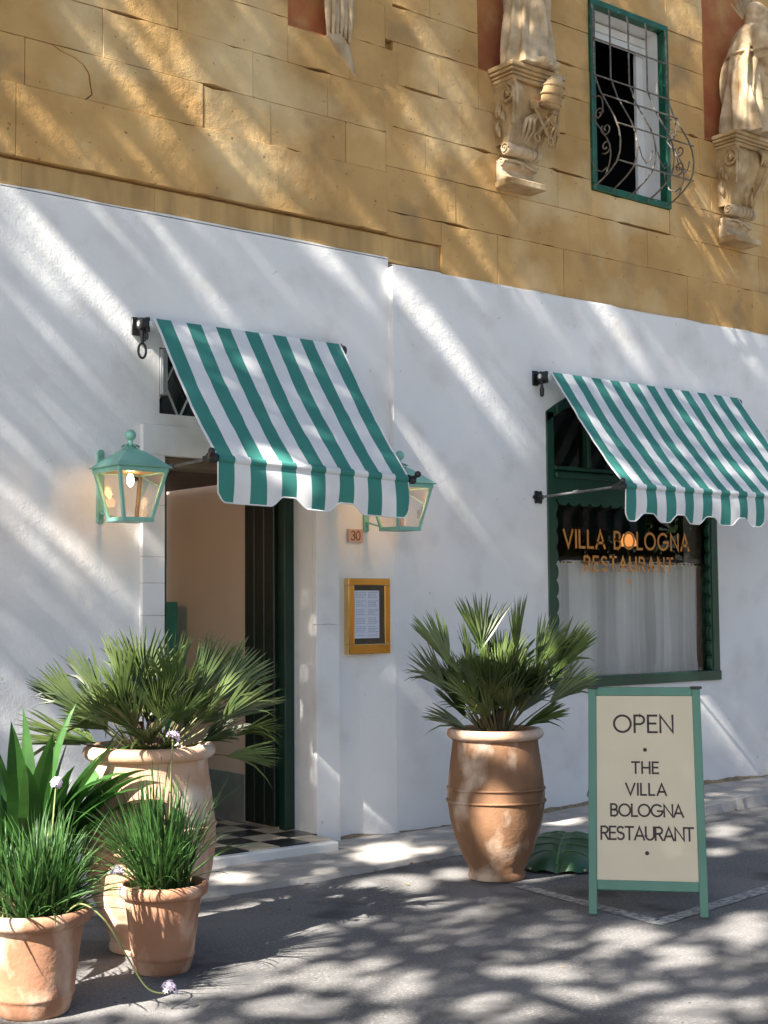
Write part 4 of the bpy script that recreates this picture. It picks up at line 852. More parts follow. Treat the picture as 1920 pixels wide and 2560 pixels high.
# hanging drapery carving in the third niche
DR = thing('carved_drapery', (5.70, 0, 5.5), 'pale carved drapery fragment hanging in the painted recess above the door awning', 'carving')
mb = MB()
for q in range(6): 
    x = 5.60+q*.036; zb_ = 5.42-.03*(q % 3)+.012*q; mb.tube([(x-.02, -.035, 6.1), (x-.012, -.045-.012*(q % 2), 5.8), (x, -.04-.015*(q % 2), 5.6), (x+.008, -.03, zb_)], [.020, .026, .024, .010], 8)
build('folds', mb, M['carved_pale'], DR, smooth=60)
mb = MB(); mb.add([(5.60, -.03, 5.445), (5.70, -.055, 5.455), (5.80, -.02, 5.40), (5.86, -.012, 5.20), (5.80, -.03, 5.27), (5.70, -.035, 5.36), (5.60, .0, 5.43), (5.80, .0, 5.42), (5.87, .0, 5.19)], [(0, 1, 5), (1, 2, 4, 5), (2, 3, 4), (0, 5, 6), (2, 7, 8, 3), (5, 4, 3, 8, 6)]); build('cloth_tail', mb, M['carved_pale'], DR, smooth=50)
# ------------------------------------------------------------------ A-frame sign
bL = Vector((5.294, -2.578, 0)); bR = Vector((5.677, -3.022, 0)); ex = (bR-bL).normalized(); wdt = (bR-bL).length; back = Vector((-ex.y, ex.x, 0))
if back.y < 0: back = -back
tp = .465; hgt = 1.112; upv = (back*tp+Vector((0, 0, hgt))).normalized(); Ls = sqrt(tp*tp+hgt*hgt); nrm = ex.cross(upv)
if nrm.y > 0: nrm = -nrm
SG = thing('pavement_sign', (bL+bR)/2, 'green framed cream pavement board reading OPEN, standing on the road', 'sign')
def SP(u, v, nn=0): return bL+ex*u+upv*v+nrm*nn
def slab(mb, u0, u1, v0, v1, n0, n1, m=0, mir=False):
    P = SP if not mir else SPB
    vs = [P(u, v, n_) for n_ in (n0, n1) for v in (v0, v1) for u in (u0, u1)]
    mb.add(vs, [(0, 1, 3, 2), (4, 6, 7, 5), (0, 4, 5, 1), (2, 3, 7, 6), (0, 2, 6, 4), (1, 5, 7, 3)], m)
apex = tp+.03
def SPB(u, v, nn=0):
    q = SP(u, v, nn); d = (q-bL).dot(back); return q+back*(2*apex-2*d)
su = .042; zbot = .135
for mir, part in ((False, 'front_frame'), (True, 'back_frame')):
    mb = MB()
    slab(mb, 0, su, .012, Ls, -.024, 0, 0, mir); slab(mb, wdt-su, wdt, .012, Ls, -.024, 0, 0, mir)
    slab(mb, su+.0005, wdt-su-.0005, Ls-.045, Ls, -.024, -.001, 0, mir); slab(mb, su+.0005, wdt-su-.0005, zbot, zbot+.050, -.024, -.001, 0, mir)
    f_ = build(part, mb, M['sign_green'], SG, bevel=.003)
    mb = MB(); slab(mb, su+.0005, wdt-su-.0005, zbot+.0505, Ls-.0455, -.016, -.007, 0, mir); pn = build('panel', mb, M['cream'] , f_)
    for u in (.004, wdt-su+.004):
        mb = MB(); slab(mb, u, u+su-.008, .0, .011, -.020, -.004, 0, mir); build('foot', mb, M['black'], f_)
    if not mir:
        LZ = Ls-.0455; v0 = zbot+.0505
        mb = MB(); PP = lambda u, v, nn: SP(u, v, -.007+nn)
        def row(px0, px1, py0, py1):   # fractions of the cream panel
            pw = wdt-2*su; ph = LZ-v0; return su+pw*px0, su+pw*px1, v0+ph*(1-py1), v0+ph*(1-py0)
        for txt, a, b, c, d in (('OPEN', .185, .79, .112, .205), ('THE', .365, .630, .372, .432), ('VILLA', .300, .705, .490, .550), ('BOLOGNA', .145, .868, .602, .664), ('RESTAURANT', .045, .962, .722, .788)):
            u0, u1, w0, w1 = row(a, b, c, d); stroke_mesh(mb, text_strokes(txt, u0, u1, w0, w1), .0095 if txt != 'OPEN' else .0115, PP)
        for cxp, cyp in ((.500, .304), (.500, .858)):
            u0, _, w0, _ = row(cxp, 1, cyp, cyp); b0 = len(mb.v)
            pts = [PP(u0+.0105*cos(2*pi*i/20), w0+.0105*sin(2*pi*i/20), .0016) for i in range(20)]; mb.add(pts, [tuple(range(20))])
        build('lettering', mb, M['letter'], f_, fixn=False)
for u in (.012, wdt-.03):
    mb = MB(); p = SP(u, Ls+.004, -.012); mb.bar(p-ex*.02, p+ex*.04, .05, .012); build('hinge', mb, M['black'], SG, bevel=.002)
for u in (-.006, wdt+.002):
    mb = MB(); a = SP(u, .62, -.012); b = SPB(u, .62, -.012); mb.tube([a, b], .004, 6); mb.tube([a, a+ex*(.006 if u < 0 else -.006)], .010, 8); build('stay', mb, M['rod_grey'], SG, smooth=40)

# ------------------------------------------------------------------ terracotta pots
def jar(c, label, matr, k=1.0):
    x, y = c; A = thing('terracotta_jar', (x, y, 0), label, 'plant pot', 'tall banded terracotta jars')
    H_ = .85; P = [(.150, .001), (.163, .004), (.166, .02), (.160, .038), (.158, .05), (.175, .085), (.205, .15), (.240, .24), (.265, .33), (.277, .42), (.279, .48), (.272, .56), (.262, .65), (.252, .72), (.246, .77), (.247, .79)]
    P = [(r*k, z*k) for r, z in P]
    mb = MB(); mb.lathe(P, c, 56, wob=.004); build('body', mb, matr, A, smooth=60)
    mb = MB(); mb.lathe([(r*k, z*k) for r, z in [(.247, .79), (.262, .794), (.276, .806), (.280, .822), (.274, .840), (.260, .850), (.244, .850), (.236, .840), (.232, .80), (.232, .72)]], c, 56, 0, False, False); build('rim', mb, M['terracotta_pale'], A, smooth=60)
    for z, r in ((.445*k, .282*k), (.515*k, .279*k)):
        mb = MB(); mb.tube([(x+r*cos(2*pi*i/56), y+r*sin(2*pi*i/56), z+.004*sin(4*pi*i/56)) for i in range(57)], .0075, 7, 0, False); build('rope_band', mb, matr, A, smooth=60)
    mb = MB(); mb.lathe([(.0001, .775*k), (.10*k, .775*k), (.2315*k, .76*k)], c, 32, 0, False, False); soil(mb); build('soil', mb, M['soil'], A)
    return A
def soil(mb):
    rr = random.Random(1); mb.v = [(v[0]+rr.uniform(-.004, .004), v[1]+rr.uniform(-.004, .004), v[2]+rr.uniform(-.008, .012)) for v in mb.v]
def pot(c, R, H_, label, matr):
    x, y = c; A = thing('terracotta_pot', (x, y, 0), label, 'plant pot', 'small rimmed terracotta pots'); k = R
    P = [(.58*k, .001), (.60*k, .006), (.625*k, .05*H_), (.66*k, .13*H_), (.675*k, .165*H_), (.695*k, .175*H_), (.705*k, .20*H_), (.695*k, .225*H_), (.72*k, .35*H_), (.775*k, .60*H_), (.82*k, .80*H_), (.835*k, .845*H_)]
    mb = MB(); mb.lathe(P, c, 48, wob=.004); build('body', mb, matr, A, smooth=50)
    mb = MB(); mb.lathe([(.835*k, .845*H_), (.90*k, .85*H_), (.965*k, .875*H_), (.995*k, .915*H_), (.99*k, .96*H_), (.955*k, .992*H_), (.90*k, H_), (.855*k, .985*H_), (.835*k, .93*H_), (.825*k, .80*H_)], c, 48, 0, False, False, .004); build('rim', mb, matr, A, smooth=60)
    mb = MB(); mb.lathe([(.0001, .91*H_), (.4*k, .91*H_), (.832*k, .895*H_)], c, 28, 0, False, False); soil(mb); build('soil', mb, M['soil'], A)
    return A
JA = (3.30, -1.70); JB = (5.655, -1.535); PS = (3.141, -2.10); PL = (2.44, -2.325); PB = (2.72, -1.62)
jar(JA, 'pale tall terracotta jar left of the doorway, holding the spreading fan palm', M['terracotta_pale'], 1.09)
jar(JB, 'brown blotched tall terracotta jar standing by the cream pavement sign', M['terracotta_jar'])
pot(PS, .196, .375, 'small darker terracotta pot in front of the pale jar, holding one grass clump', M['terracotta'])
pot(PL, .226, .40, 'orange terracotta pot in the lower left corner, holding a large grass clump', M['terracotta'])
pot(PB, .20, .40, 'terracotta pot mostly hidden behind the grasses, holding the broad leaved plant', M['terracotta'])

# ------------------------------------------------------------------ plants
def frond(parent, base, az, el, plen, flen, rr, nleaf=22, spread=1.9, droop=.25, roll=0):
    mb = MB(); d = Vector((cos(az)*cos(el), sin(az)*cos(el), sin(el))); p = Vector(base); pts = [p.copy()]
    side = Vector((-sin(az), cos(az), 0))
    nseg = 6; dd = d.copy()
    for i in range(nseg):
        p = p+dd*(plen/nseg); pts.append(p.copy()); dd = (dd+Vector((cos(az), sin(az), 0))*.02-Vector((0, 0, .05*droop))).normalized()
    mb.tube(pts, [.0065-.0006*i for i in range(nseg+1)], 5, 1)
    side = (Matrix.Rotation(roll, 3, dd) @ side).normalized(); nn = side.cross(dd).normalized()
    if nn.z < 0: nn = -nn
    for i in range(nleaf):
        u = (i/(nleaf-1))*2-1; ph = u*spread*.5*rr.uniform(.97, 1.03)
        cup = .22*abs(u)
        ld = (dd*cos(ph)+side*sin(ph)+nn*(cup+rr.uniform(-.07, .07))).normalized(); L_ = flen*(.70+.30*cos(ph*.9))*rr.uniform(.90, 1.08); wd = .0098*rr.uniform(.85, 1.15)*flen/.34
        lat = nn.cross(ld).normalized(); fold = nn*wd*.75
        prevs = None; tt = [0, .30, .6, .85, 1.0]; ws = [.6, 1.15, .85, .42, .03]; bend = rr.uniform(.02, .10)*L_+(rr.random() < .12)*.10
        for t, wk in zip(tt, ws):
            c = p+ld*L_*t-Vector((0, 0, bend*t**3))-nn*.010*(1-t)
            row = (c+lat*wd*wk+fold*wk, c, c-lat*wd*wk+fold*wk)
            if prevs: mb.quad(prevs[0], prevs[1], row[1], row[0]); mb.quad(prevs[1], prevs[2], row[2], row[1])
            prevs = row
    o = build('frond', mb, [M['palm'], M['petiole']], parent, fixn=False)
    return o
def palm(c, zb, label, spec, seed, sc=1.0):
    A = thing('fan_palm', (c[0], c[1], zb), label, 'palm', 'fan palms in tall jars'); rr = random.Random(seed)
    mb = MB()
    for k in range(3): a = 2.1*k+.5; mb.lathe([(.045, zb-.02), (.052, zb+.05), (.040, zb+.13), (.022, zb+.2)], (c[0]+.05*cos(a), c[1]+.05*sin(a)), 10, wob=.08)
    build('trunk', mb, M['fibre'], A, smooth=60)
    for (az, el, pl_, fl_, sp, dr, ro) in spec(rr):
        off = Vector((c[0]+.055*cos(az+.6), c[1]+.055*sin(az+.6), zb+.03)); frond(A, off, az, el, pl_*sc, fl_*sc, rr, rr.choice([20, 24, 26, 28]), sp, dr, ro)
    return A
# image right on the ground is about azimuth -39 deg, image left +141 deg
def spec_a(rr):
    out = []
    for k in range(32):
        az = k*2.39996+rr.uniform(-.3, .3); t = (k+.5)/32; el = radians(86-54*t**.85+rr.uniform(-8, 8))
        side = abs(cos(az-radians(-39)))
        out.append((az, el, rr.uniform(.20, .28), rr.uniform(.23, .30), rr.uniform(1.1, 1.9), rr.uniform(.1, .6), rr.uniform(-.9, .9)))
    # the fans that stand out in the outline: left, upper left, upper right, right
    out += [(radians(146), radians(42), .33, .36, .7, .05, 1.2), (radians(138), radians(60), .34, .34, .8, .05, 1.0), (radians(150), radians(20), .30, .34, .9, .4, .9),
            (radians(-42), radians(62), .34, .38, .9, .05, -1.0), (radians(-36), radians(48), .38, .38, .9, .05, -1.1), (radians(-45), radians(34), .36, .34, 1.0, .1, -.9), (radians(-36), radians(22), .40, .26, 1.1, .7, -.3), (radians(-40), radians(6), .34, .26, 1.0, .6, -.8),
            (radians(60), radians(84), .36, .34, 1.6, .05, 0), (radians(-80), radians(80), .34, .34, 1.5, .05, .3), (radians(170), radians(78), .36, .32, 1.3, .05, .2), (radians(-120), radians(30), .12, .22, 2.2, .6, .1)]
    return out
def spec_b(rr):
    out = []
    for k in range(48):
        az = k*2.39996+rr.uniform(-.3, .3); t = (k+.5)/48; el = radians(89-37*t**.9+rr.uniform(-7, 7))
        out.append((az, el, rr.uniform(.14, .40), rr.uniform(.26, .34), rr.uniform(1.0, 1.7), rr.uniform(.05, .4), rr.uniform(-.8, .8)))
    out += [(radians(-44), radians(55), .46, .38, .6, .05, 1.1), (radians(140), radians(66), .48, .36, .8, .05, 1.0), (radians(130), radians(52), .36, .34, .9, .05, .9), (radians(-50), radians(40), .34, .34, .8, .1, -.9),
            (radians(70), radians(86), .52, .36, 1.2, .05, 0), (radians(-70), radians(84), .50, .36, 1.2, .05, .4), (radians(-50), radians(34), .14, .28, .4, .4, 1.2), (radians(135), radians(32), .14, .26, .5, .5, 1.2), (radians(-42), radians(66), .44, .34, .8, .05, .9)]
    return out
palm(JA, .83, 'spreading dark green fan palm in the pale jar beside the doorway', spec_a, 5, .92)
palm(JB, .76, 'upright fan palm in the brown jar in front of the shop window', spec_b, 12)

def ribbon(mb, base, az, el, L_, wd, curl, rr, n=6, m=0, keel=.25, tw=0):
    p = Vector(base); d = Vector((cos(az)*cos(el), sin(az)*cos(el), sin(el))); lat = Vector((-sin(az), cos(az), 0)); prev = None
    for i in range(n+1):
        t = i/n; wk = wd*(min(1, .45+2.2*t) if t < .5 else 1)*(1-max(0, (t-.5)/.5)**1.8)+.0006
        l2 = (Matrix.Rotation(tw*t, 3, d) @ lat); nn = d.cross(l2).normalized(); k_ = nn*wk*keel*-1
        row = (p+l2*wk*.5+k_, p, p-l2*wk*.5+k_)
        if prev: mb.quad(prev[0], prev[1], row[1], row[0], m); mb.quad(prev[1], prev[2], row[2], row[1], m)
        prev = row; p = p+d*(L_/n); d = (d+Vector((0, 0, -curl*(.3+1.4*t)/n))+Vector((rr.uniform(-.03, .03), rr.uniform(-.03, .03), 0))).normalized()
    return p, d
# broad strap leaved plant
SL = thing('strap_leaf_plant', (PB[0], PB[1], .37), 'plant with broad glossy strap leaves behind the grass at the left edge', 'plant')
rr = random.Random(17)
for k in range(58):
    mb = MB(); az = k*2.39996+rr.uniform(-.3, .3); t = (k+.5)/58; el = radians(84-46*t+rr.uniform(-8, 8)) if k % 4 else radians(rr.uniform(50, 70))
    if k % 4 == 0: az = radians(-39)+rr.uniform(-.5, .5)
    ribbon(mb, (PB[0]+.05*cos(az)*(.3+t), PB[1]+.05*sin(az)*(.3+t), .36), az, el, rr.uniform(.48, .82), rr.uniform(.085, .125), rr.uniform(.6, 1.9), rr, 12, 0, .16, rr.uniform(-.7, .7)); build('leaf', mb, M['strap'], SL, smooth=60, fixn=False)
# society garlic clumps
def flower(A, root, tip_pts, r=.03, seed=1):
    rr = random.Random(seed); tip_pts = smooth_path(tip_pts); mb = MB(); mb.tube(tip_pts, [.0032]*(len(tip_pts)-1)+[.0024], 6); st = build('flower_stalk', mb, M['stalk'], A, smooth=60)
    mb = MB(); c = Vector(tip_pts[-1])
    for k in range(11):
        d = Vector((rr.uniform(-1, 1), rr.uniform(-1, 1), rr.uniform(-.2, 1))).normalized(); q = c+d*r*rr.uniform(.6, 1.0); mb.tube([c, q], .0012, 4); x = d.orthogonal().normalized(); y = d.cross(x)
        for j in range(6):
            a = j*pi/3; e = x*cos(a)+y*sin(a); s2 = x*-sin(a)+y*cos(a); mb.quad(q, q+e*.007+s2*.0035+d*.004, q+e*.016+d*.003, q+e*.007-s2*.0035+d*.004)
    build('flower_head', mb, M['lilac'], st, fixn=False)
def garlic(c, zb, R, hgt, nb, label, seed, wide=1.0):
    A = thing('garlic_grass', (c[0], c[1], zb), label, 'grass plant', 'clumps of grassy society garlic'); rr = random.Random(seed); mb = MB(); mb2 = MB()
    cl = [(rr.uniform(-.7, .7)*R, rr.uniform(-.7, .7)*R) for _ in range(11)]
    for k in range(nb):
        ox, oy = rr.choice(cl); a = rr.uniform(0, 6.28); r_ = abs(rr.gauss(0, .022)); bx, by = c[0]+ox+r_*cos(a), c[1]+oy+r_*sin(a)
        az = atan2(oy+.02*rr.uniform(-1, 1), ox+.02*rr.uniform(-1, 1))+rr.gauss(0, .75); lean = min(1.35, abs(rr.gauss(.22, .36))*wide)
        ribbon(mb, (bx, by, zb), az, pi/2-lean, hgt*(rr.uniform(.55, 1.12) if rr.random() < .93 else rr.uniform(1.1, 1.35)), rr.uniform(.0065, .0105), rr.uniform(.2, 1.5), rr, 6, 0, .15, rr.uniform(-1, 1))
    for k in range(60):
        ox, oy = rr.choice(cl); a = rr.uniform(0, 6.28); mb2.tube([(c[0]+ox+.02*cos(a), c[1]+oy+.02*sin(a), zb-.01), (c[0]+ox+.03*cos(a), c[1]+oy+.03*sin(a), zb+rr.uniform(.05, .11))], [.0045, .003], 5)
    tag(build('blades', mb, M['grass'], A, fixn=False), kind='stuff'); tag(build('blade_bases', mb2, M['straw'], A, smooth=60), kind='stuff')
    return A
G1 = garlic(PS, .335, .115, .44, 560, 'grassy clump with thin blades in the small pot before the pale jar', 31)
G2 = garlic(PL, .355, .16, .34, 850, 'dense grassy clump with a drooping lilac flower, in the lower left pot', 41, 1.15)
flower(G1, PS, [(PS[0]+.02, PS[1], .34), (PS[0]+.045, PS[1]+.03, .55), (PS[0]+.06, PS[1]+.04, .80), (PS[0]+.075, PS[1]+.045, .985)], .032, 3)
flower(G2, PL, [(2.50, -2.44, .37), (2.535, -2.53, .43), (2.60, -2.60, .37), (2.675, -2.635, .23), (2.745, -2.655, .11), (2.81, -2.665, .075), (2.845, -2.665, .085)], .030, 5)
flower(G2, PL, [(2.58, -2.2, .36), (2.70, -2.2, .50), (2.80, -2.2, .50), (2.87, -2.19, .455)], .030, 6)
flower(G2, PL, [(2.52, -2.3, .36), (2.53, -2.28, .6), (2.555, -2.27, .86)], .024, 7)
# big crumpled leaf on the ground behind the sign
BL = thing('fallen_leaf', (6.33, -1.42, 0), 'large dark green crumpled leaf lying on the road between the brown jar and the sign', 'leaf')
mb = MB(); NU, NV = 40, 20; ca, sa = cos(.66), sin(.66)
def leaf_pt(u, v):
    wd = .30*(sin(pi*min(1, max(0, .06+.94*u)))**.55)*(1+.07*abs(sin(u*15))); x = (u-.5)*.98; y = v*wd
    zc = .175*sin(pi*min(1, u*1.02))**.45*(1-.25*u); av = abs(v)
    z = zc*(1-av**2.6)+.022*sin(u*16+av*2.5)*av*(1-av**4)-.014*(1-min(1, av*7))+.010*sin(u*34)*av*(1-av)+.012
    return (6.36+x*ca-y*sa, -1.40+x*sa+y*ca, max(.006, z))
for i in range(NU+1):
    for j in range(NV+1): mb.v.append(leaf_pt(i/NU, j/NV*2-1))
for i in range(NU):
    for j in range(NV): k = i*(NV+1)+j; mb.f.append((k, k+1, k+NV+2, k+NV+1)); mb.m.append(0)
build('blade', mb, M['bigleaf'], BL, smooth=50)
mb = MB()
for k in range(14):
    for v in (-.985, .985): q = leaf_pt(.04+k*.07, v); mb.sphere((q[0], q[1], .022), .010, 8, 5, sc=(1, 1, .8))
build('edge_nubs', mb, M['pale_dot'], BL, smooth=60)
mb = MB(); up_ = Vector((0, 0, .003)); mb.tube([Vector(leaf_pt(.02+.95*i/20, 0))+up_ for i in range(21)], [.009-.0003*i for i in range(21)], 6)
for k in range(7):
    for s_ in (-1, 1): mb.tube([Vector(leaf_pt(.08+.115*k+.12*q/5, s_*.95*q/5))+up_ for q in range(6)], [.005-.0006*q for q in range(6)], 5)
build('vein', mb, M['pale_vein'], BL, smooth=60)

mb = MB(); rr = random.Random(99)
for k in range(90):
    if k < 55: x = rr.uniform(3.4, 9); y = edge_y(x)-abs(rr.gauss(0, .07))
    else: x = rr.uniform(3, 8); y = rr.uniform(-4, -1)
    a = rr.uniform(0, 6.28); L_ = rr.uniform(.008, .022); wd = L_*rr.uniform(.35, .5); u_ = Vector((cos(a), sin(a), 0)); v_ = Vector((-sin(a), cos(a), 0)); c = Vector((x, y, .006)); up = Vector((0, 0, L_*rr.uniform(.1, .5)))
    mb.quad(c-u_*L_, c+v_*wd+up, c+u_*L_, c-v_*wd+up*.6)
tag(build('leaf_litter', mb, M['dry_leaf'], None, fixn=False), 'small dry leaves scattered on the road along the pavement edge', 'leaf litter', kind='stuff')
# ------------------------------------------------------------------ street trees up-sun of the facade: they throw the dappled shade
E1 = Vector((-SUN.y, SUN.x, 0)).normalized(); E2 = E1.cross(SUN); E2 = E2 if E2.z > 0 else -E2
GAPS = [(-0.580,5.031,-0.049,-0.076,0.020,-0.158),
(-0.671,5.102,-0.051,-0.015,0.011,-0.087),
(-0.741,5.676,-0.053,-0.059,0.010,-0.074),
(-0.752,5.962,-0.019,0.045,0.004,-0.044),
(-0.985,6.915,-0.018,-0.082,0.010,-0.060),
(-1.101,6.852,-0.087,-0.012,0.017,-0.121),
(-1.223,7.652,-0.053,0.078,0.009,-0.074),
(-1.401,8.259,-0.066,-0.027,0.016,-0.102),
(-1.194,6.815,-0.041,-0.054,0.013,-0.081),
(-0.607,3.879,-0.070,0.040,0.009,-0.082),
(-0.567,3.713,-0.052,-0.014,0.006,-0.050),
(-0.576,4.284,-0.036,0.022,0.004,-0.041),
(-0.623,4.411,-0.039,0.032,0.006,-0.053),
(-0.558,4.088,-0.042,0.022,0.005,-0.048),
(-0.837,6.139,-0.035,-0.010,0.007,-0.053),
(-0.920,6.571,-0.034,0.029,0.007,-0.055),
(-1.137,7.332,-0.032,0.033,0.006,-0.048),
(-1.515,8.809,-0.052,0.016,0.010,-0.066),
(-1.658,9.337,-0.075,-0.009,0.013,-0.081),
(-1.090,6.111,-0.052,0.009,0.007,-0.053),
(-0.643,6.279,-0.038,-0.070,0.007,-0.055),
(-0.680,6.486,-0.054,0.020,0.006,-0.057),
(-0.710,6.657,-0.059,0.048,0.007,-0.067),
(-0.691,6.236,-0.049,-0.047,0.009,-0.075),
(-0.780,6.609,-0.030,0.055,0.007,-0.072),
(-0.773,6.517,-0.029,0.025,0.008,-0.068),
(-0.849,6.754,-0.060,0.079,0.010,-0.096),
(-0.561,5.574,-0.045,0.041,0.007,-0.070),
(-0.866,6.537,-0.043,0.010,0.011,-0.086),
(-0.974,6.963,-0.028,-0.043,0.009,-0.062),
(-0.875,6.819,-0.048,0.023,0.008,-0.066),
(-0.715,6.522,-0.042,0.012,0.006,-0.052),
(-1.068,8.486,-0.064,0.058,0.010,-0.081),
(-1.099,8.351,-0.037,-0.023,0.009,-0.069),
(-1.039,7.923,-0.041,-0.008,0.010,-0.072),
(-1.116,8.149,-0.036,-0.062,0.010,-0.068),
(-1.098,7.684,-0.058,-0.047,0.014,-0.097),
(-1.254,8.283,-0.051,0.017,0.018,-0.131),
(-1.321,9.777,-0.037,-0.033,0.021,-0.144),
(-1.307,9.919,-0.036,0.136,0.005,-0.068),
(-1.541,11.039,-0.051,0.022,0.026,-0.188),
(-1.551,9.771,-0.065,-0.032,0.048,-0.314),
(-1.529,10.482,-0.032,0.185,-0.005,-0.035),
(-1.140,8.121,-0.042,0.030,0.008,-0.062),
(-0.549,5.332,-0.036,0.016,0.005,-0.048),
(-0.601,5.470,-0.036,0.037,0.006,-0.057),
(-0.721,5.947,-0.040,0.045,0.006,-0.056),
(-1.418,8.779,-0.049,0.046,0.009,-0.069),
(-1.695,10.089,-0.045,0.001,0.011,-0.072),
(-0.940,4.002,-0.053,0.012,0.009,-0.066),
(-1.590,6.605,-0.081,-0.079,0.014,-0.079),
(-0.877,4.195,-0.010,-0.058,0.007,-0.038),
(-0.694,4.210,-0.033,-0.017,0.005,-0.042),
(-0.906,7.764,-0.044,0.074,0.015,-0.138),
(-1.854,11.044,-0.023,-0.243,0.049,-0.281),
(-0.598,2.867,-0.032,-0.193,0.026,-0.144),
(-0.572,3.256,-0.025,-0.066,0.008,-0.057),
(-2.551,2.967,-0.082,0.044,-0.117,-0.091),
(-2.932,2.976,-0.079,0.043,-0.105,-0.089),
(-3.517,2.108,-0.087,0.048,-0.121,-0.090),
(-3.694,2.363,-0.082,0.045,-0.096,-0.082),
(-3.946,2.078,-0.062,0.034,-0.083,-0.069),
(-4.171,2.862,-0.093,0.050,-0.107,-0.122),
(-4.127,3.306,-0.101,0.054,-0.181,-0.229),
(-3.893,2.472,-0.105,0.057,-0.091,-0.085),
(-4.180,2.234,-0.132,0.072,-0.130,-0.123),
(-4.624,2.368,-0.115,0.063,-0.095,-0.109),
(-4.801,2.491,-0.060,0.033,-0.089,-0.114),
(-3.838,1.832,-0.086,0.047,-0.083,-0.061),
(-3.762,2.985,-0.125,0.067,-0.104,-0.109),
(-3.488,2.352,-0.045,0.024,-0.067,-0.054),
(-1.465,3.585,-0.132,0.070,-0.221,-0.163),
(-2.630,4.976,-0.080,0.042,-0.147,-0.179),
(-3.011,4.472,-0.097,0.051,-0.085,-0.102),
(-3.868,2.771,-0.054,0.029,-0.074,-0.075),
(-2.170,3.430,-0.101,0.054,-0.138,-0.112),
(-1.606,4.708,-0.110,0.057,-0.126,-0.120),
(-4.312,2.480,-0.049,0.027,-0.050,-0.053),
(-4.157,2.033,-0.053,0.029,-0.058,-0.051),
(-4.428,2.181,-0.059,0.032,-0.053,-0.054),
(-2.961,1.857,-0.116,0.063,-0.156,-0.093),
(-3.157,2.036,-0.109,0.059,-0.122,-0.082),
(-3.508,2.085,-0.130,0.071,-0.134,-0.100),
(-3.411,1.770,-0.124,0.068,-0.107,-0.069),
(-3.070,1.523,-0.100,0.054,-0.088,-0.047),
(-2.392,2.425,-0.126,0.068,-0.126,-0.081),
(-2.665,2.227,-0.071,0.039,-0.049,-0.031),
(-3.210,2.215,-0.058,0.032,-0.065,-0.047),
(-1.365,2.795,-0.087,0.046,-0.146,-0.086),
(-1.571,3.465,-0.126,0.067,-0.151,-0.110),
(-1.655,3.717,-0.062,0.033,-0.090,-0.071),
(-1.655,3.066,-0.030,0.016,-0.083,-0.056),
(-2.248,2.439,0.406,0.000,0.000,0.426),
(-2.215,2.888,0.326,0.000,0.000,0.256),
(-2.677,1.779,0.336,0.000,0.000,0.556),
(-2.208,2.081,0.306,0.000,0.000,0.306),
(-2.577,2.072,0.176,0.000,0.000,0.166),
(-2.067,3.178,0.206,0.000,0.000,0.156),
(-2.574,3.565,0.106,0.000,0.000,0.136),
(-2.648,3.694,0.076,0.000,0.000,0.096),
(-2.590,3.918,0.086,0.000,0.000,0.066),
(-2.483,4.496,0.306,0.000,0.000,0.146),
(-2.524,4.543,0.146,0.000,0.000,0.206),
(-2.574,3.998,0.206,0.000,0.000,0.046),
(-2.474,3.949,0.106,0.000,0.000,0.086),
(-3.321,4.049,-0.046,0.026,0.002,-0.035),
(-3.437,3.512,-0.037,0.021,0.002,-0.027),
(-3.693,3.611,-0.044,0.025,0.002,-0.034),
(-3.482,4.290,-0.049,0.028,0.002,-0.024),
(-0.942,5.420,-0.029,0.131,0.000,-0.046),
(-1.063,5.430,-0.021,0.094,0.000,-0.073),
(-1.189,5.286,-0.018,0.080,0.000,-0.072),
(-0.877,5.303,-0.015,0.066,-0.000,-0.028),
(-1.338,5.131,-0.016,0.067,0.000,-0.082),
(-1.491,5.002,-0.016,0.066,0.000,-0.040),
(-0.995,5.245,-0.012,0.054,0.000,-0.049),
(-1.567,5.210,-0.013,0.056,0.000,-0.032),
(-1.562,7.897,-0.038,0.165,0.001,-0.092),
(-1.799,7.898,-0.049,0.209,0.001,-0.107),
(-1.436,7.496,-0.018,0.080,0.000,-0.089),
(-1.890,7.280,-0.046,0.193,0.000,-0.061),
(-1.937,8.051,-0.051,0.216,0.001,-0.080),
(-2.137,7.752,-0.051,0.211,0.000,-0.046),
(-1.720,7.131,-0.018,0.077,0.000,-0.060),
(-1.843,6.941,-0.018,0.076,0.000,-0.059)]

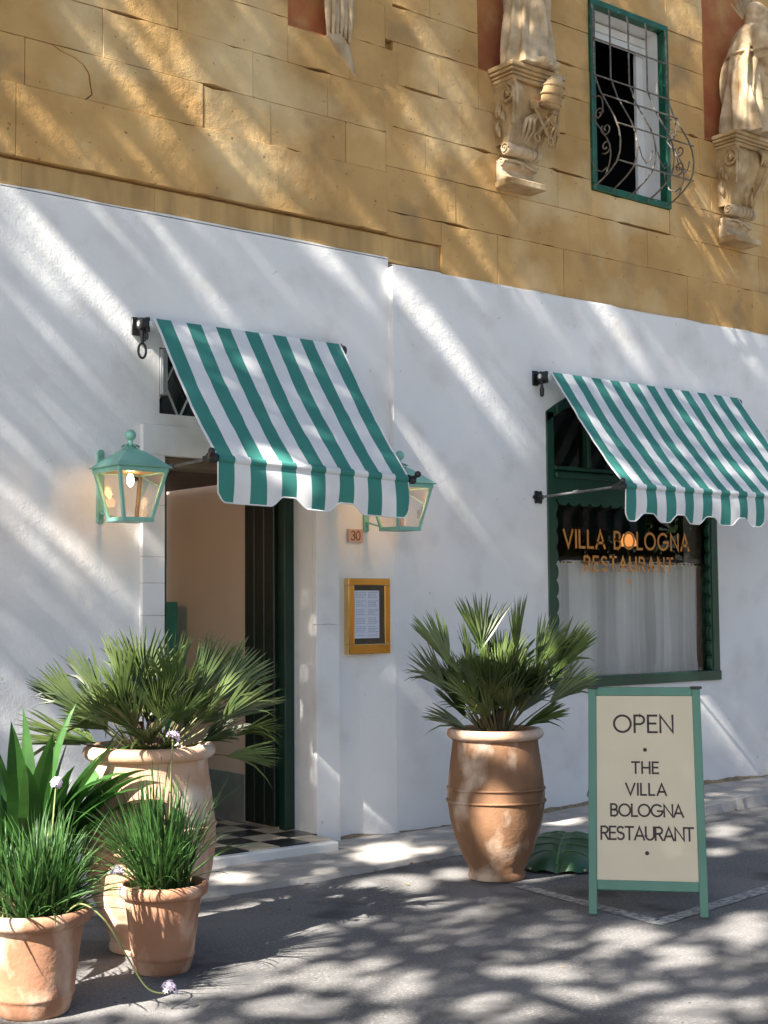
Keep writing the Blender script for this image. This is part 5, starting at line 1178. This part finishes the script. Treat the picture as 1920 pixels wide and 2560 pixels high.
gaps = []
for cu, cv, ax, ay, bx, by in GAPS:
    det = ax*by-ay*bx
    if abs(det) < 1e-7: continue
    ra = max(abs(ax), abs(bx)); rb = max(abs(ay), abs(by)); gaps.append((cu, cv, by/det, -bx/det, -ay/det, ax/det, ra*1.5, rb*1.5))
def in_gap(u, v, k=1.0):
    for cu, cv, a, b, c, d, ra, rb in gaps:
        du, dv = u-cu, v-cv
        if abs(du) > ra or abs(dv) > rb: continue
        x = a*du+b*dv; y = c*du+d*dv
        if x*x+y*y < k: return True
    return False
rr = random.Random(77)
def P3(u, v, t): return E1*u+E2*v-SUN*t
TREES = [((-7.4, -3.9), (-2.1, 2.6)), ((-5.0, -5.0), (-2.1, 6.0)), ((-2.4, -5.6), (-1.9, 9.6))]
leafmb = [MB(), MB(), MB()]
cnt = 0; NL = 82000
while cnt < NL:
    u = rr.uniform(-5.0, .55) if cnt < 60000 else (rr.uniform(-1.9, .3) if cnt < 74000 else rr.uniform(-3.95, -1.9)); v = rr.uniform(.6, 12.6) if cnt < 74000 else rr.uniform(3.2, 4.6); t = 8.2+rr.gauss(0, .40)
    cnt += 1
    p = P3(u, v, t)
    if p.y > -.35: continue
    sz = rr.uniform(.035, .07)
    if in_gap(u, v, 1.05): continue
    d = Vector((rr.uniform(-1, 1), rr.uniform(-1, 1), rr.uniform(-1, 1))).normalized(); d = (d-SUN*.9*(1 if rr.random() < .7 else 0)).normalized(); x = d.orthogonal().normalized(); x = Matrix.Rotation(rr.uniform(0, 6.28), 3, d) @ x; y = d.cross(x)
    i = 0 if v < 4.4 else (1 if v < 8 else 2)
    leafmb[i].quad(p-x*sz*1.3, p+y*sz*.62, p+x*sz*1.3, p-y*sz*.62)
names = ['tall street tree up the road, the lowest and leafiest crown', 'tall street tree up the road, the middle crown of the row', 'tallest street tree leaning over the road with the highest crown']
for i, ((bx_, by_), (cu, cv)) in enumerate(TREES):
    A = thing('street_tree', (bx_, by_, 0), names[i], 'tree', 'street trees shading the facade')
    tag(build('crown', leafmb[i], M['leaf'], A, fixn=False), kind='stuff')
    top = P3(cu, cv, 8.4); mid = P3(-5.4, cv-.6, 8.6)
    mb = MB(); mb.tube([(bx_, by_, 0), (bx_-.05, by_-.02, .25), Vector((bx_, by_, 0)).lerp(mid, .5), mid, top], [.24, .17, .15, .11, .04], 10)
    build('trunk', mb, M['bark'], A, smooth=60)
    for k in range(5):
        mb = MB(); e = P3(cu+rr.uniform(-2.0, 1.6), cv+rr.uniform(-1.8, 1.8), 8.3+rr.uniform(-.3, .3)); s0 = mid.lerp(top, rr.uniform(.5, 1)); m1 = s0.lerp(e, .5)+Vector((rr.uniform(-.2, .2), rr.uniform(-.2, .2), .25)); mb.tube([s0, m1, e], [.03, .022, .008], 7); build('limb', mb, M['bark'], A, smooth=60)

# far side of the road: what the window glass and the brass reflect
GW = thing('garden_wall', (22, -16.2, 0), 'ochre garden wall across the road, seen only as a reflection in the glass', 'wall')
mb = MB(); mb.box(4, 42, -16.4, -16.0, 0, 2.6); build('masonry', mb, M['stone'], GW); mb = MB(); mb.box(3.95, 42.05, -16.46, -15.94, 2.6, 2.72); build('coping', mb, M['concrete'], GW, bevel=.02)
mb = MB()
for k in range(14000):
    x = rr.uniform(3, 43); y = -17.2+rr.gauss(0, .5); z = 2.6+rr.random()**.8*(3.2+1.6*sin(x*.7)+sin(x*1.9)); d = Vector((rr.uniform(-1, 1), rr.uniform(-1, 1), rr.uniform(-1, 1))).normalized(); x_ = d.orthogonal().normalized(); y_ = d.cross(x_); p = Vector((x, y, z)); mb.quad(p-x_*.2, p+y_*.12, p+x_*.2, p-y_*.12)
HG = build('garden_hedge', mb, M['leaf'], None, fixn=False, origin=(22, -17.2, 2.6)); tag(HG, 'tall loose hedge growing behind the wall across the road', 'hedge', kind='stuff')
